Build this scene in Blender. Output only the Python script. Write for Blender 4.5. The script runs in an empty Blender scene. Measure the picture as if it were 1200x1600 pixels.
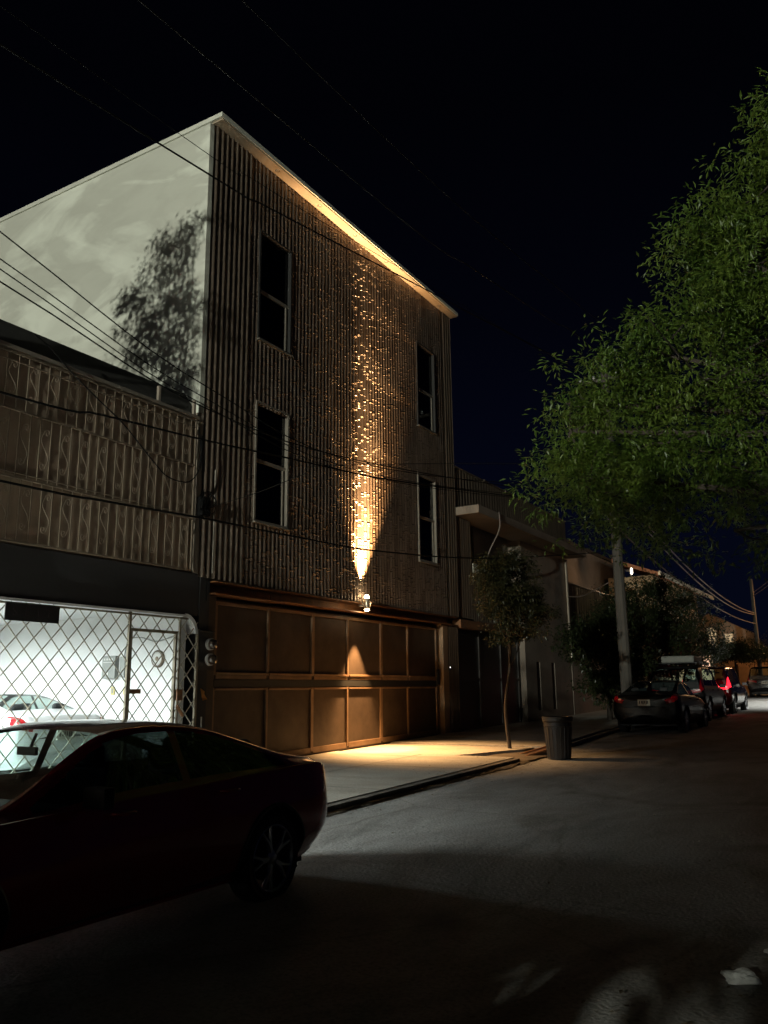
import bpy, bmesh, math, random
from math import sin, cos, pi, radians as R
from mathutils import Vector, Matrix, noise
random.seed(7)
S = bpy.context.scene
COL = S.collection

# ---------------------------------------------------------------- camera
yaw, pitch, roll, FOC = R(31.02), R(12.17), R(-0.604), 1283.0
F = Vector((-sin(yaw)*cos(pitch), cos(yaw)*cos(pitch), sin(pitch)))
Rt = Vector((cos(yaw), sin(yaw), 0)); U = Rt.cross(F)
c_, s_ = cos(roll), sin(roll)
r2 = Rt*c_ + U*s_; u2 = U*c_ - Rt*s_
cd = bpy.data.cameras.new("camera"); cam = bpy.data.objects.new("camera", cd); COL.objects.link(cam)
cd.sensor_fit = 'VERTICAL'; cd.sensor_height = 36; cd.lens = FOC/1600*36
cd.clip_start = .05; cd.clip_end = 2000
m = Matrix((r2, u2, -F)).transposed().to_4x4(); m.translation = (0, 0, 1.65)
cam.matrix_world = m
S.camera = cam
# ---------------------------------------------------------------- world: night sky, faint blue towards the horizon
w = bpy.data.worlds.new("World"); S.world = w; w.use_nodes = True
nt = w.node_tree; nt.nodes.clear()
tc = nt.nodes.new('ShaderNodeTexCoord'); sx = nt.nodes.new('ShaderNodeSeparateXYZ')
rp = nt.nodes.new('ShaderNodeValToRGB'); bg = nt.nodes.new('ShaderNodeBackground'); wo = nt.nodes.new('ShaderNodeOutputWorld')
nt.links.new(tc.outputs['Generated'], sx.inputs[0]); nt.links.new(sx.outputs['Z'], rp.inputs[0])
nt.links.new(rp.outputs[0], bg.inputs[0]); nt.links.new(bg.outputs[0], wo.inputs[0])
cr = rp.color_ramp
cr.elements[0].position = 0.0; cr.elements[0].color = (.0009, .0016, .0052, 1)
cr.elements[1].position = 0.62; cr.elements[1].color = (.00028, .00034, .0009, 1)
e = cr.elements.new(.22); e.color = (.0007, .0011, .0040, 1)
e = cr.elements.new(.42); e.color = (.00045, .0006, .0020, 1)
bg.inputs[1].default_value = 1.5
S.view_settings.view_transform = 'Standard'; S.view_settings.look = 'None'
S.view_settings.exposure = 0; S.view_settings.gamma = 1
S.render.engine = 'CYCLES'
S.cycles.max_bounces = 6; S.cycles.sample_clamp_indirect = 4
# ---------------------------------------------------------------- helpers
def zr(y):
    "height of the road surface: the street climbs gently away from the camera"
    return .018*y if y < 70 else 1.26
def tag(o, label=None, cat=None, group=None, kind=None):
    if label: o['label'] = label
    if cat: o['category'] = cat
    if group: o['group'] = group
    if kind: o['kind'] = kind
    return o
def empty(name, loc=(0, 0, 0), rz=0, label=None, cat=None, group=None):
    o = bpy.data.objects.new(name, None); COL.objects.link(o)
    o.empty_display_size = .2
    o.location = loc; o.rotation_euler.z = rz
    return tag(o, label, cat, group)
def copy_tree(o, parent=None):
    c = o.copy(); COL.objects.link(c)
    if parent: c.parent = parent
    for ch in [q for q in bpy.data.objects if q.parent == o]: copy_tree(ch, c)
    return c
class MB:
    def __init__(s): s.v = []; s.f = []; s.mi = []; s.uv = None
    def add(s, vs, fs, mi=0):
        n = len(s.v); s.v += [tuple(v) for v in vs]; s.f += [tuple(i+n for i in f) for f in fs]; s.mi += [mi]*len(fs); return s
    def box(s, x0, x1, y0, y1, z0, z1, mi=0, mat=None):
        vs = [(x, y, z) for z in (z0, z1) for y in (y0, y1) for x in (x0, x1)]
        if mat: vs = [tuple(mat @ Vector(v)) for v in vs]
        return s.add(vs, [(0, 2, 3, 1), (4, 5, 7, 6), (0, 1, 5, 4), (2, 6, 7, 3), (0, 4, 6, 2), (1, 3, 7, 5)], mi)
    def tube(s, pts, r, n=8, caps=True, mi=0):
        pts = [Vector(p) for p in pts]; rs = r if isinstance(r, (list, tuple)) else [r]*len(pts)
        base = len(s.v); up = Vector((0, 0, 1)); prev = None
        for i, p in enumerate(pts):
            d = (pts[min(i+1, len(pts)-1)] - pts[max(i-1, 0)])
            if d.length < 1e-9: d = Vector((0, 0, 1))
            d.normalize()
            if prev is None:
                a = d.cross(up)
                if a.length < 1e-3: a = d.cross(Vector((1, 0, 0)))
            else:
                a = prev - d*prev.dot(d)
                if a.length < 1e-6: a = d.orthogonal()
            a.normalize(); prev = a; b = d.cross(a)
            for k in range(n):
                t = 2*pi*k/n; s.v.append(tuple(p + (a*cos(t)+b*sin(t))*rs[i]))
        for i in range(len(pts)-1):
            for k in range(n):
                s.f.append((base+i*n+k, base+i*n+(k+1) % n, base+(i+1)*n+(k+1) % n, base+(i+1)*n+k)); s.mi.append(mi)
        if caps:
            s.f.append(tuple(base+k for k in range(n))[::-1]); s.mi.append(mi)
            s.f.append(tuple(base+(len(pts)-1)*n+k for k in range(n))); s.mi.append(mi)
        return s
    def lathe(s, prof, c=(0, 0, 0), n=24, mat=None, mi=0):
        "prof: (radius, height) about z"
        base = len(s.v)
        for (r, z) in prof:
            for k in range(n):
                t = 2*pi*k/n; v = Vector((r*cos(t), r*sin(t), z))
                if mat: v = mat @ v
                s.v.append(tuple(v + Vector(c)))
        for i in range(len(prof)-1):
            for k in range(n):
                s.f.append((base+i*n+k, base+i*n+(k+1) % n, base+(i+1)*n+(k+1) % n, base+(i+1)*n+k)); s.mi.append(mi)
        return s
    def build(s, name, mats, parent=None, smooth=False, bevel=0):
        me = bpy.data.meshes.new(name); me.from_pydata(s.v, [], s.f)
        if not isinstance(mats, (list, tuple)): mats = [mats]
        for mm in mats: me.materials.append(mm)
        if len(mats) > 1:
            for p, k in zip(me.polygons, s.mi): p.material_index = k
        if smooth:
            for p in me.polygons: p.use_smooth = True
        me.update()
        o = bpy.data.objects.new(name, me); COL.objects.link(o)
        if parent: o.parent = parent
        if bevel:
            b = o.modifiers.new('bevel', 'BEVEL'); b.width = bevel; b.segments = 2; b.limit_method = 'ANGLE'
        if smooth == 'auto':
            me.set_sharp_from_angle(angle=R(35))
        return o
def cat_spline(pts, n):
    pts = [Vector(p) for p in pts]; out = []
    P = [pts[0]*2-pts[1]] + pts + [pts[-1]*2-pts[-2]]
    for i in range(1, len(P)-2):
        for k in range(n):
            t = k/n; a, b, c, d = P[i-1], P[i], P[i+1], P[i+2]
            out.append(.5*((2*b)+(c-a)*t+(2*a-5*b+4*c-d)*t*t+(3*b-a-3*c+d)*t**3))
    out.append(pts[-1]); return out
# ---------------------------------------------------------------- materials
def mat(name, col, rough=.6, metal=0, bump=0, bscale=20, var=0, vscale=3, col2=None, stretch=(1, 1, 1), spec=.5, emit=None, estr=0, coat=0, trans=0, detail=6):
    m = bpy.data.materials.new(name); m.use_nodes = True; t = m.node_tree; b = t.nodes['Principled BSDF']
    b.inputs['Base Color'].default_value = (*col, 1); b.inputs['Roughness'].default_value = rough
    b.inputs['Metallic'].default_value = metal; b.inputs['Specular IOR Level'].default_value = spec
    b.inputs['Coat Weight'].default_value = coat; b.inputs['Coat Roughness'].default_value = .07
    b.inputs['Transmission Weight'].default_value = trans
    if emit: b.inputs['Emission Color'].default_value = (*emit, 1); b.inputs['Emission Strength'].default_value = estr
    if var or bump:
        tc = t.nodes.new('ShaderNodeTexCoord'); mp = t.nodes.new('ShaderNodeMapping'); mp.inputs['Scale'].default_value = stretch
        t.links.new(tc.outputs['Object'], mp.inputs[0])
    if var:
        n = t.nodes.new('ShaderNodeTexNoise'); n.inputs['Scale'].default_value = vscale; n.inputs['Detail'].default_value = detail; n.inputs['Roughness'].default_value = .65
        t.links.new(mp.outputs[0], n.inputs['Vector'])
        r = t.nodes.new('ShaderNodeValToRGB'); t.links.new(n.outputs['Fac'], r.inputs[0])
        c2 = col2 or tuple(c*(1-var) for c in col)
        r.color_ramp.elements[0].position = .35; r.color_ramp.elements[0].color = (*c2, 1)
        r.color_ramp.elements[1].position = .65; r.color_ramp.elements[1].color = (*col, 1)
        t.links.new(r.outputs[0], b.inputs['Base Color'])
        mr = t.nodes.new('ShaderNodeMapRange'); mr.inputs['To Min'].default_value = min(1, rough+.12); mr.inputs['To Max'].default_value = max(.02, rough-.12)
        t.links.new(n.outputs['Fac'], mr.inputs[0])
        if rough > .1: t.links.new(mr.outputs[0], b.inputs['Roughness'])
    if bump:
        n2 = t.nodes.new('ShaderNodeTexNoise'); n2.inputs['Scale'].default_value = bscale; n2.inputs['Detail'].default_value = 6
        t.links.new(mp.outputs[0], n2.inputs['Vector'])
        bp = t.nodes.new('ShaderNodeBump'); bp.inputs['Strength'].default_value = bump; bp.inputs['Distance'].default_value = .02
        t.links.new(n2.outputs['Fac'], bp.inputs['Height']); t.links.new(bp.outputs[0], b.inputs['Normal'])
    return m
def emis(name, col, s):
    m = bpy.data.materials.new(name); m.use_nodes = True; t = m.node_tree; t.nodes.clear()
    e = t.nodes.new('ShaderNodeEmission'); e.inputs[0].default_value = (*col, 1); e.inputs[1].default_value = s
    o = t.nodes.new('ShaderNodeOutputMaterial'); t.links.new(e.outputs[0], o.inputs[0]); return m
def thin_glass(name, tint, gl=.12, rough=.02):
    m = bpy.data.materials.new(name); m.use_nodes = True; t = m.node_tree; t.nodes.clear()
    tr = t.nodes.new('ShaderNodeBsdfTransparent'); tr.inputs[0].default_value = (*tint, 1)
    g = t.nodes.new('ShaderNodeBsdfGlossy'); g.inputs['Roughness'].default_value = rough
    lw_ = t.nodes.new('ShaderNodeLayerWeight'); lw_.inputs[0].default_value = .5
    pw_ = t.nodes.new('ShaderNodeMath'); pw_.operation = 'POWER'; pw_.inputs[1].default_value = 5; t.links.new(lw_.outputs['Facing'], pw_.inputs[0])
    f = t.nodes.new('ShaderNodeMath'); f.operation = 'MULTIPLY_ADD'; f.inputs[1].default_value = .94; f.inputs[2].default_value = .05; t.links.new(pw_.outputs[0], f.inputs[0])
    x = t.nodes.new('ShaderNodeMixShader'); o = t.nodes.new('ShaderNodeOutputMaterial')
    t.links.new(f.outputs[0], x.inputs[0]); t.links.new(tr.outputs[0], x.inputs[1]); t.links.new(g.outputs[0], x.inputs[2]); t.links.new(x.outputs[0], o.inputs[0])
    return m
def two_sided(m, inner=(.02, .02, .022)):
    "painted outside, dark lining inside"
    t = m.node_tree; b = t.nodes['Principled BSDF']; o = t.nodes['Material Output']
    g = t.nodes.new('ShaderNodeNewGeometry'); d = t.nodes.new('ShaderNodeBsdfDiffuse'); d.inputs[0].default_value = (*inner, 1)
    x = t.nodes.new('ShaderNodeMixShader'); t.links.new(g.outputs['Backfacing'], x.inputs[0]); t.links.new(b.outputs[0], x.inputs[1]); t.links.new(d.outputs[0], x.inputs[2]); t.links.new(x.outputs[0], o.inputs[0]); return m
M = {}
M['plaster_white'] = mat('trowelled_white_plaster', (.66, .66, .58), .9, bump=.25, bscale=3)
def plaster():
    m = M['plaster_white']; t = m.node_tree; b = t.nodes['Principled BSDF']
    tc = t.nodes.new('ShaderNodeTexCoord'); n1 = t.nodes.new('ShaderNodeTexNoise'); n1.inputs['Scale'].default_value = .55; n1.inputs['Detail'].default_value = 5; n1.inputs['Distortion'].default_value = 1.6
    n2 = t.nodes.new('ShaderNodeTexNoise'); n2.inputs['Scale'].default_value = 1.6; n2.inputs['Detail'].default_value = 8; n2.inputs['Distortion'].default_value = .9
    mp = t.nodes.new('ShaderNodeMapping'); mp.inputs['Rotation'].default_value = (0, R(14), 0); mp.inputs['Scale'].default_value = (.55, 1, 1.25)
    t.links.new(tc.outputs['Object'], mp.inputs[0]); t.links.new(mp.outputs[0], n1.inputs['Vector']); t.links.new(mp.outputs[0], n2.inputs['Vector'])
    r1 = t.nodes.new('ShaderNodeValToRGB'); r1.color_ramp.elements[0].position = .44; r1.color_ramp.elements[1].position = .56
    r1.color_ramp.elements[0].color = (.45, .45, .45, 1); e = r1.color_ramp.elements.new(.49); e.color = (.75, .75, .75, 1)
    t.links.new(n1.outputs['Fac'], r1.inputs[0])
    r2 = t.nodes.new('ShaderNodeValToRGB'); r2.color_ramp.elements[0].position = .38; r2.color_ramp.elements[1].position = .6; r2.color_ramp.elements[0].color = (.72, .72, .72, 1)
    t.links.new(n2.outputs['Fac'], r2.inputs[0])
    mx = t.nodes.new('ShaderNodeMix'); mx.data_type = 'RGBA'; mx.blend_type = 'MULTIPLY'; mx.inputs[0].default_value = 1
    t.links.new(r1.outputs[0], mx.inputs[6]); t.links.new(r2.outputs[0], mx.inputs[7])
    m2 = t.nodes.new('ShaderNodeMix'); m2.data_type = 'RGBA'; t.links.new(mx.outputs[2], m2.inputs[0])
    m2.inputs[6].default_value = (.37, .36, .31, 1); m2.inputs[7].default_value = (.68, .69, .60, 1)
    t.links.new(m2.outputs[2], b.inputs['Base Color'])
plaster()
def cladding_mat():
    m = mat('weathered_corrugated_metal', (.25, .20, .16), .40, metal=.45, var=.5, vscale=1.3, col2=(.12, .085, .062), stretch=(1, 3.2, .7))
    t = m.node_tree; b = t.nodes['Principled BSDF']; tc = t.nodes.new('ShaderNodeTexCoord')
    sp_ = t.nodes.new('ShaderNodeSeparateXYZ'); t.links.new(tc.outputs['Object'], sp_.inputs[0])
    def mt(op, a, bb=None, v=None):
        n = t.nodes.new('ShaderNodeMath'); n.operation = op; t.links.new(a, n.inputs[0])
        if bb is not None: t.links.new(bb, n.inputs[1])
        if v is not None: n.inputs[1].default_value = v
        return n.outputs[0]
    rib = mt('MULTIPLY', mt('FLOOR', mt('DIVIDE', mt('ADD', sp_.outputs['Y'], v=.03), v=.128)), v=5.37)
    cb = t.nodes.new('ShaderNodeCombineXYZ'); t.links.new(rib, cb.inputs['X']); t.links.new(mt('MULTIPLY', sp_.outputs['Z'], v=8.5), cb.inputs['Y'])
    n = t.nodes.new('ShaderNodeTexNoise'); n.inputs['Scale'].default_value = 1; n.inputs['Detail'].default_value = 2; n.inputs['Roughness'].default_value = .6
    t.links.new(cb.outputs[0], n.inputs['Vector'])
    mr = t.nodes.new('ShaderNodeMapRange'); mr.inputs['From Min'].default_value = .54; mr.inputs['From Max'].default_value = .68; mr.interpolation_type = 'SMOOTHSTEP'
    t.links.new(n.outputs['Fac'], mr.inputs[0])
    bp = t.nodes.new('ShaderNodeBump'); bp.inputs['Strength'].default_value = 1; bp.inputs['Distance'].default_value = .05
    t.links.new(mr.outputs[0], bp.inputs['Height']); t.links.new(bp.outputs[0], b.inputs['Normal'])
    return m
M['clad'] = cladding_mat()
M['strip'] = mat('tan_ribbed_trim', (.15, .115, .085), .55, metal=.2, var=.4, vscale=2, stretch=(1, 3, .5), bump=.3, bscale=8)
M['soffit'] = mat('cream_painted_soffit', (.36, .29, .21), .7, var=.25, vscale=1.2, stretch=(2, 1, 1))
M['trim_white'] = mat('pale_plaster_edge', (.6, .6, .52), .8, var=.15, vscale=2)
M['steel_rust'] = mat('rusty_brown_steel', (.17, .095, .055), .45, metal=.5, var=.5, vscale=4, col2=(.30, .13, .05), bump=.25, bscale=25)
M['gate_rail'] = mat('brown_gate_rail_highlit', (.21, .13, .075), .5, metal=.1, spec=.3, var=.3, vscale=3)  # lighter than the sheet: edge highlights put into the rail colour
M['gate'] = mat('brown_lacquered_steel', (.075, .053, .038), .55, spec=.25, metal=.15, var=.35, vscale=1.6, bump=.12, bscale=4)
M['post'] = mat('bare_tan_steel_post', (.36, .24, .14), .55, metal=.1, var=.3, vscale=3, stretch=(1, 1, .3))
M['dark_glass'] = mat('dark_window_glass', (.004, .005, .007), .06, spec=.5)
M['pane'] = thin_glass('house_window_glass', (.35, .38, .40))
M['alu'] = mat('dull_aluminium', (.26, .23, .19), .5, metal=.4, var=.2, vscale=5)
M['black_frame'] = mat('black_anodised_frame', (.025, .024, .023), .5)
M['blind'] = mat('dark_slatted_blind', (.022, .023, .026), .7)
M['concrete'] = mat('grey_brown_concrete', (.30, .25, .20), .9, var=.3, vscale=1.3, bump=.4, bscale=8)
M['fence_slit'] = mat('slit_shade_fill', (.05, .04, .028), .9, var=.4, vscale=4)  # dark colour stands in for shade inside the wall slits
M['concrete2'] = mat('pale_cement_render', (.27, .22, .175), .9, var=.3, vscale=.9, bump=.3, bscale=12)
M['beige_backing'] = mat('beige_metal_backing', (.28, .21, .15), .6, var=.4, vscale=1.2, stretch=(1, 2.5, .4))
M['grille'] = mat('faded_cream_ironwork', (.19, .15, .11), .55, metal=.2, var=.35, vscale=6)
M['parapet_dark'] = mat('mottled_dark_parapet', (.022, .02, .018), .8, var=.4, vscale=3)  # near-black colour with mild mottling
M['lintel'] = mat('charcoal_brick_band', (.012, .012, .013), .75, bump=.2, bscale=6)
M['int_white'] = mat('glossy_white_interior_paint', (.60, .61, .61), .55, var=.06, vscale=1)
M['int_floor'] = mat('grey_garage_floor', (.30, .30, .29), .5, var=.3, vscale=2)
M['fence_bar'] = mat('cream_painted_flat_bar', (.48, .45, .37), .5, metal=.2, var=.2, vscale=9)
M['fence_frame'] = mat('brown_painted_square_tube', (.22, .185, .13), .5, metal=.2, var=.3, vscale=6)
M['black'] = mat('matt_black', (.01, .01, .01), .6)
M['rubber'] = mat('tyre_rubber', (.012, .012, .012), .8, bump=.2, bscale=40)
M['rim'] = mat('silver_alloy', (.42, .42, .44), .3, metal=.9)
M['chrome'] = mat('chrome', (.7, .7, .7), .12, metal=1)
M['bark'] = mat('rough_bark', (.05, .038, .028), .9, bump=.7, bscale=18, var=.4, vscale=6, stretch=(1, 1, .3))
M['wire'] = mat('black_cable', (.005, .005, .005), .8, spec=.08)
M['wire_pale'] = mat('weathered_pale_cable', (.20, .16, .14), .6)
M['wire_mid'] = mat('grey_cable', (.018, .017, .016), .8, spec=.1)
M['pole'] = mat('weathered_grey_concrete_pole', (.09, .08, .068), .85, var=.3, vscale=3, bump=.3, bscale=10, stretch=(1, 1, .3))
M['amber'] = emis('warm_lamp_lens', (1, .74, .42), 60)
M['tube'] = emis('white_tube_light', (.93, 1, .98), 14)
# ---- ground materials
def ground_mat(name, c1, c2, c3, s1, s2, str_=(1, 1, 1), bump=.5, rough=.85):
    m = bpy.data.materials.new(name); m.use_nodes = True; t = m.node_tree; b = t.nodes['Principled BSDF']
    tc = t.nodes.new('ShaderNodeTexCoord'); mp = t.nodes.new('ShaderNodeMapping'); mp.inputs['Scale'].default_value = str_
    t.links.new(tc.outputs['Object'], mp.inputs[0])
    a = t.nodes.new('ShaderNodeTexNoise'); a.inputs['Scale'].default_value = s1; a.inputs['Detail'].default_value = 7; a.inputs['Roughness'].default_value = .62; a.inputs['Distortion'].default_value = .6
    g = t.nodes.new('ShaderNodeTexNoise'); g.inputs['Scale'].default_value = s2; g.inputs['Detail'].default_value = 4
    t.links.new(mp.outputs[0], a.inputs['Vector']); t.links.new(tc.outputs['Object'], g.inputs['Vector'])
    r = t.nodes.new('ShaderNodeValToRGB'); r.color_ramp.elements[0].position = .32; r.color_ramp.elements[1].position = .68
    r.color_ramp.elements[0].color = (*c1, 1); r.color_ramp.elements[1].color = (*c3, 1); e = r.color_ramp.elements.new(.5); e.color = (*c2, 1)
    t.links.new(a.outputs['Fac'], r.inputs[0])
    mx = t.nodes.new('ShaderNodeMix'); mx.data_type = 'RGBA'; mx.blend_type = 'MULTIPLY'; mx.inputs[0].default_value = .7
    r2 = t.nodes.new('ShaderNodeValToRGB'); r2.color_ramp.elements[0].position = .3; r2.color_ramp.elements[0].color = (.38, .38, .38, 1); r2.color_ramp.elements[1].position = .56
    t.links.new(g.outputs['Fac'], r2.inputs[0]); t.links.new(r.outputs[0], mx.inputs[6]); t.links.new(r2.outputs[0], mx.inputs[7]); t.links.new(mx.outputs[2], b.inputs['Base Color'])
    b.inputs['Roughness'].default_value = rough
    ad = t.nodes.new('ShaderNodeMath'); ad.operation = 'MULTIPLY_ADD'; t.links.new(a.outputs['Fac'], ad.inputs[0]); ad.inputs[1].default_value = 2.5; t.links.new(g.outputs['Fac'], ad.inputs[2])
    bp = t.nodes.new('ShaderNodeBump'); bp.inputs['Strength'].default_value = bump; bp.inputs['Distance'].default_value = .012
    t.links.new(ad.outputs[0], bp.inputs['Height']); t.links.new(bp.outputs[0], b.inputs['Normal']); return m
M['road'] = ground_mat('worn_concrete_street', (.15, .142, .13), (.27, .26, .24), (.37, .36, .34), .8, 38, (1.3, .5, 1), .7)
def cracks(m):
    t = m.node_tree; b = t.nodes['Principled BSDF']; src = b.inputs['Base Color'].links[0].from_socket
    tc = t.nodes.new('ShaderNodeTexCoord'); n = t.nodes.new('ShaderNodeTexNoise'); n.inputs['Scale'].default_value = 1.3; n.inputs['Detail'].default_value = 5
    t.links.new(tc.outputs['Object'], n.inputs['Vector'])
    mxv = t.nodes.new('ShaderNodeMix'); mxv.data_type = 'VECTOR'; mxv.inputs[0].default_value = .22; t.links.new(tc.outputs['Object'], mxv.inputs[4]); t.links.new(n.outputs['Color'], mxv.inputs[5])
    v = t.nodes.new('ShaderNodeTexVoronoi'); v.feature = 'DISTANCE_TO_EDGE'; v.inputs['Scale'].default_value = .33; t.links.new(mxv.outputs[1], v.inputs['Vector'])
    r = t.nodes.new('ShaderNodeValToRGB'); r.color_ramp.elements[0].position = .0; r.color_ramp.elements[0].color = (.72, .7, .67, 1); r.color_ramp.elements[1].position = .006
    t.links.new(v.outputs['Distance'], r.inputs[0])
    n3 = t.nodes.new('ShaderNodeTexNoise'); n3.inputs['Scale'].default_value = .42; n3.inputs['Detail'].default_value = 9; n3.inputs['Distortion'].default_value = 1.2; t.links.new(tc.outputs['Object'], n3.inputs['Vector'])
    r3 = t.nodes.new('ShaderNodeValToRGB'); r3.color_ramp.elements[0].position = .33; r3.color_ramp.elements[0].color = (.45, .42, .38, 1); r3.color_ramp.elements[1].position = .47; t.links.new(n3.outputs['Fac'], r3.inputs[0])
    m1 = t.nodes.new('ShaderNodeMix'); m1.data_type = 'RGBA'; m1.blend_type = 'MULTIPLY'; m1.inputs[0].default_value = 1; t.links.new(src, m1.inputs[6]); t.links.new(r.outputs[0], m1.inputs[7])
    m2 = t.nodes.new('ShaderNodeMix'); m2.data_type = 'RGBA'; m2.blend_type = 'MULTIPLY'; m2.inputs[0].default_value = 1; t.links.new(m1.outputs[2], m2.inputs[6]); t.links.new(r3.outputs[0], m2.inputs[7])
    t.links.new(m2.outputs[2], b.inputs['Base Color'])
cracks(M['road'])
M['pave'] = ground_mat('broom_finished_cement', (.26, .235, .19), (.35, .32, .27), (.42, .385, .32), 1.0, 45, (.5, 1.6, 1), .5)
M['kerb'] = ground_mat('dirty_kerb_concrete', (.05, .04, .03), (.10, .085, .07), (.2, .17, .14), 3, 50)
M['dirt'] = ground_mat('packed_dirt', (.05, .035, .022), (.09, .065, .04), (.13, .1, .07), 3, 30)

# ================================================================ SETTING
YS = [-60, -40, -20, -10, -5, 0, 5, 10, 15, 20, 25, 30, 35, 40, 50, 60, 70, 90, 160, 400]
g = MB()
for y in YS:
    for x in (-300, -40, 40, 300): g.v.append((x, y, zr(y)-.12))
for i in range(len(YS)-1):
    for k in range(3): g.f.append((i*4+k, i*4+k+1, i*4+k+5, i*4+k+4)); g.mi.append(0)
tag(g.build('ground', M['dirt']), kind='structure')
def kx(y):
    P = [(-60, -6.1), (15.0, -6.1), (17.4, -6.25), (22, -6.6), (34, -7.0), (46, -8.2), (60, -10.5), (90, -16), (160, -30), (400, -90)]
    for (a, b), (c, d) in zip(P, P[1:]):
        if y <= c: return b+(d-b)*(y-a)/(c-a)
    return P[-1][1]
RX = 2.4
g = MB(); YR = [-60+i*1.0 for i in range(0, 140)]+[90, 120, 160, 400]
for y in YR:
    z = zr(y); xs = [kx(y)-.3, kx(y)+.5, kx(y)+2, kx(y)+4.2, RX+(0 if y < 40 else (kx(y)-kx(40))*.8)]
    for j, x in enumerate(xs): g.v.append((x, y, z+(0, .004, .03, .035, .0)[j]+.012*noise.noise(Vector((x*.5, y*.4, 0)))*(y < 40)))
for i in range(len(YR)-1):
    for k in range(4): g.f.append((i*5+k, i*5+k+1, i*5+k+6, i*5+k+5)); g.mi.append(0)
tag(g.build('road', M['road'], smooth=True), kind='structure')
# left pavement, kerb
def strip(name, x0, x1, ya, yb, dz, m, step=1.0, jit=0):
    g = MB(); n = max(2, int((yb-ya)/step)+1)
    for i in range(n):
        y = ya+(yb-ya)*i/(n-1); a = x0(y) if callable(x0) else x0; b = x1(y) if callable(x1) else x1
        j = jit*noise.noise(Vector((y*1.7, 3, 0)))
        for x, z in ((a, zr(y)-.1), (a, zr(y)+dz), ((a+b)/2, zr(y)+dz), (b+j, zr(y)+dz), (b+j+.015, zr(y)-.1)): g.v.append((x, y, z))
    for i in range(n-1):
        for k in range(4): g.f.append((i*5+k, i*5+5+k, i*5+k+6, i*5+k+1)[::-1]); g.mi.append(0)
    g.f.append((0, 1, 2, 3, 4)); g.f.append(tuple((n-1)*5+k for k in range(5))[::-1]); g.mi += [0, 0]
    return g.build(name, m)
tag(strip('pavement', -14, lambda y: kx(y)-.14, -40, 15.05, .098, M['pave'], .5), kind='structure')
tag(strip('kerb', lambda y: kx(y)-.135, kx, -40, 15.0, .085, M['kerb'], .12, .035), kind='structure')
tag(strip('pavement', -14, lambda y: kx(y)-.5-.5*max(0, 17-y), 15.06, 17.3, .085, M['pave'], .4, .1), kind='structure')
tag(strip('pavement', -14, lambda y: kx(y)-.12, 17.31, 60, .11, M['pave'], .6), kind='structure')
tag(strip('kerb', lambda y: kx(y)-.115, kx, 17.31, 60, .07, M['pave'], .25, .03), kind='structure')
g = MB()
def joint(x0, x1, y0, y1, dz):
    n = 8
    for k in range(n):
        xa, xb = x0+(x1-x0)*k/n, x0+(x1-x0)*(k+1)/n; ya, yb_ = y0+(y1-y0)*k/n, y0+(y1-y0)*(k+1)/n
        if abs(x1-x0) > abs(y1-y0): q = [(xa, ya-.009), (xb, yb_-.009), (xb, yb_+.009), (xa, ya+.009)]
        else: q = [(xa-.009, ya), (xa+.009, ya), (xb+.009, yb_), (xb-.009, yb_)]
        g.add([(x, y, zr(y)+dz) for x, y in q], [(0, 1, 2, 3)])
for y in (4.6, 7.4, 10.2, 12.9): joint(-10.2, -6.25, y, y+.02, .1025)
joint(-8.2, -8.2, 2, 15.0, .1025)
for y in (18.9, 21.2, 23.6, 26): joint(-10.1, -6.8, y, y, .1145)
tag(g.build('pavement_joints', M['black']), kind='structure')
g = MB(); random.seed(5)
n = 160; ys_ = [2+13.2*i/n for i in range(n+1)]
for y in ys_:
    w_ = .07+.10*abs(noise.noise(Vector((y*1.1, 7, 0))))+.05*abs(noise.noise(Vector((y*5, 1, 0))))
    for x, z in ((-6.12, .012), (-6.08+w_*.4, .024), (-6.08+w_, -.002)): g.v.append((x, y, zr(y)+z+.014))
for i in range(n):
    for k in range(2): g.f.append((i*3+k, i*3+k+1, i*3+k+4, i*3+k+3)); g.mi.append(0)
tag(g.build('gutter_dirt', M['dirt'], smooth=True), kind='structure')
tag(strip('dirt_patch', -7.1, -6.0, 14.6, 17.4, .035, M['dirt'], .15, .25), kind='structure')
# right pavement (the photographer stands at its edge)
g = MB()
for y in YS[:-3]:
    for x, z in ((RX, -.1), (RX, .12), (9, .13)): g.v.append((x, y, zr(y)+z))
for i in range(len(YS)-4):
    for k in range(2): g.f.append((i*3+k, i*3+k+1, i*3+k+4, i*3+k+3)); g.mi.append(0)
tag(g.build('pavement', M['pave']), kind='structure')

# ================================================================ TALL CORRUGATED BUILDING
D = -10.14
tb = empty('corrugated_building', (D, 15.6, .4), 0, 'tall three-storey building with ribbed metal front, white plaster flank and lit eave', 'building')
def P(mb, name, mt, parent=tb, **k):
    o = mb.build(name, mt, None, **k); o.parent = parent; o.matrix_parent_inverse = Matrix.Translation(-Vector(root_loc(parent))); return o
def root_loc(p):
    return p['__loc'] if '__loc' in p.keys() else (p.location if p.parent is None else (0, 0, 0))
# parts keep world coordinates; the parent offset is cancelled by the inverse matrix (empties are never rotated here)
YL, YRt, ZT = 10.47, 20.75, 12.62
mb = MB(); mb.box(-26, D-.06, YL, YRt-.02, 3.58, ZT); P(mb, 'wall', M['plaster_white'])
mb = MB(); mb.box(-26, D-.36, YL+.02, YRt-.04, 0, 3.575); P(mb, 'lower_wall', M['black'])
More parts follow.
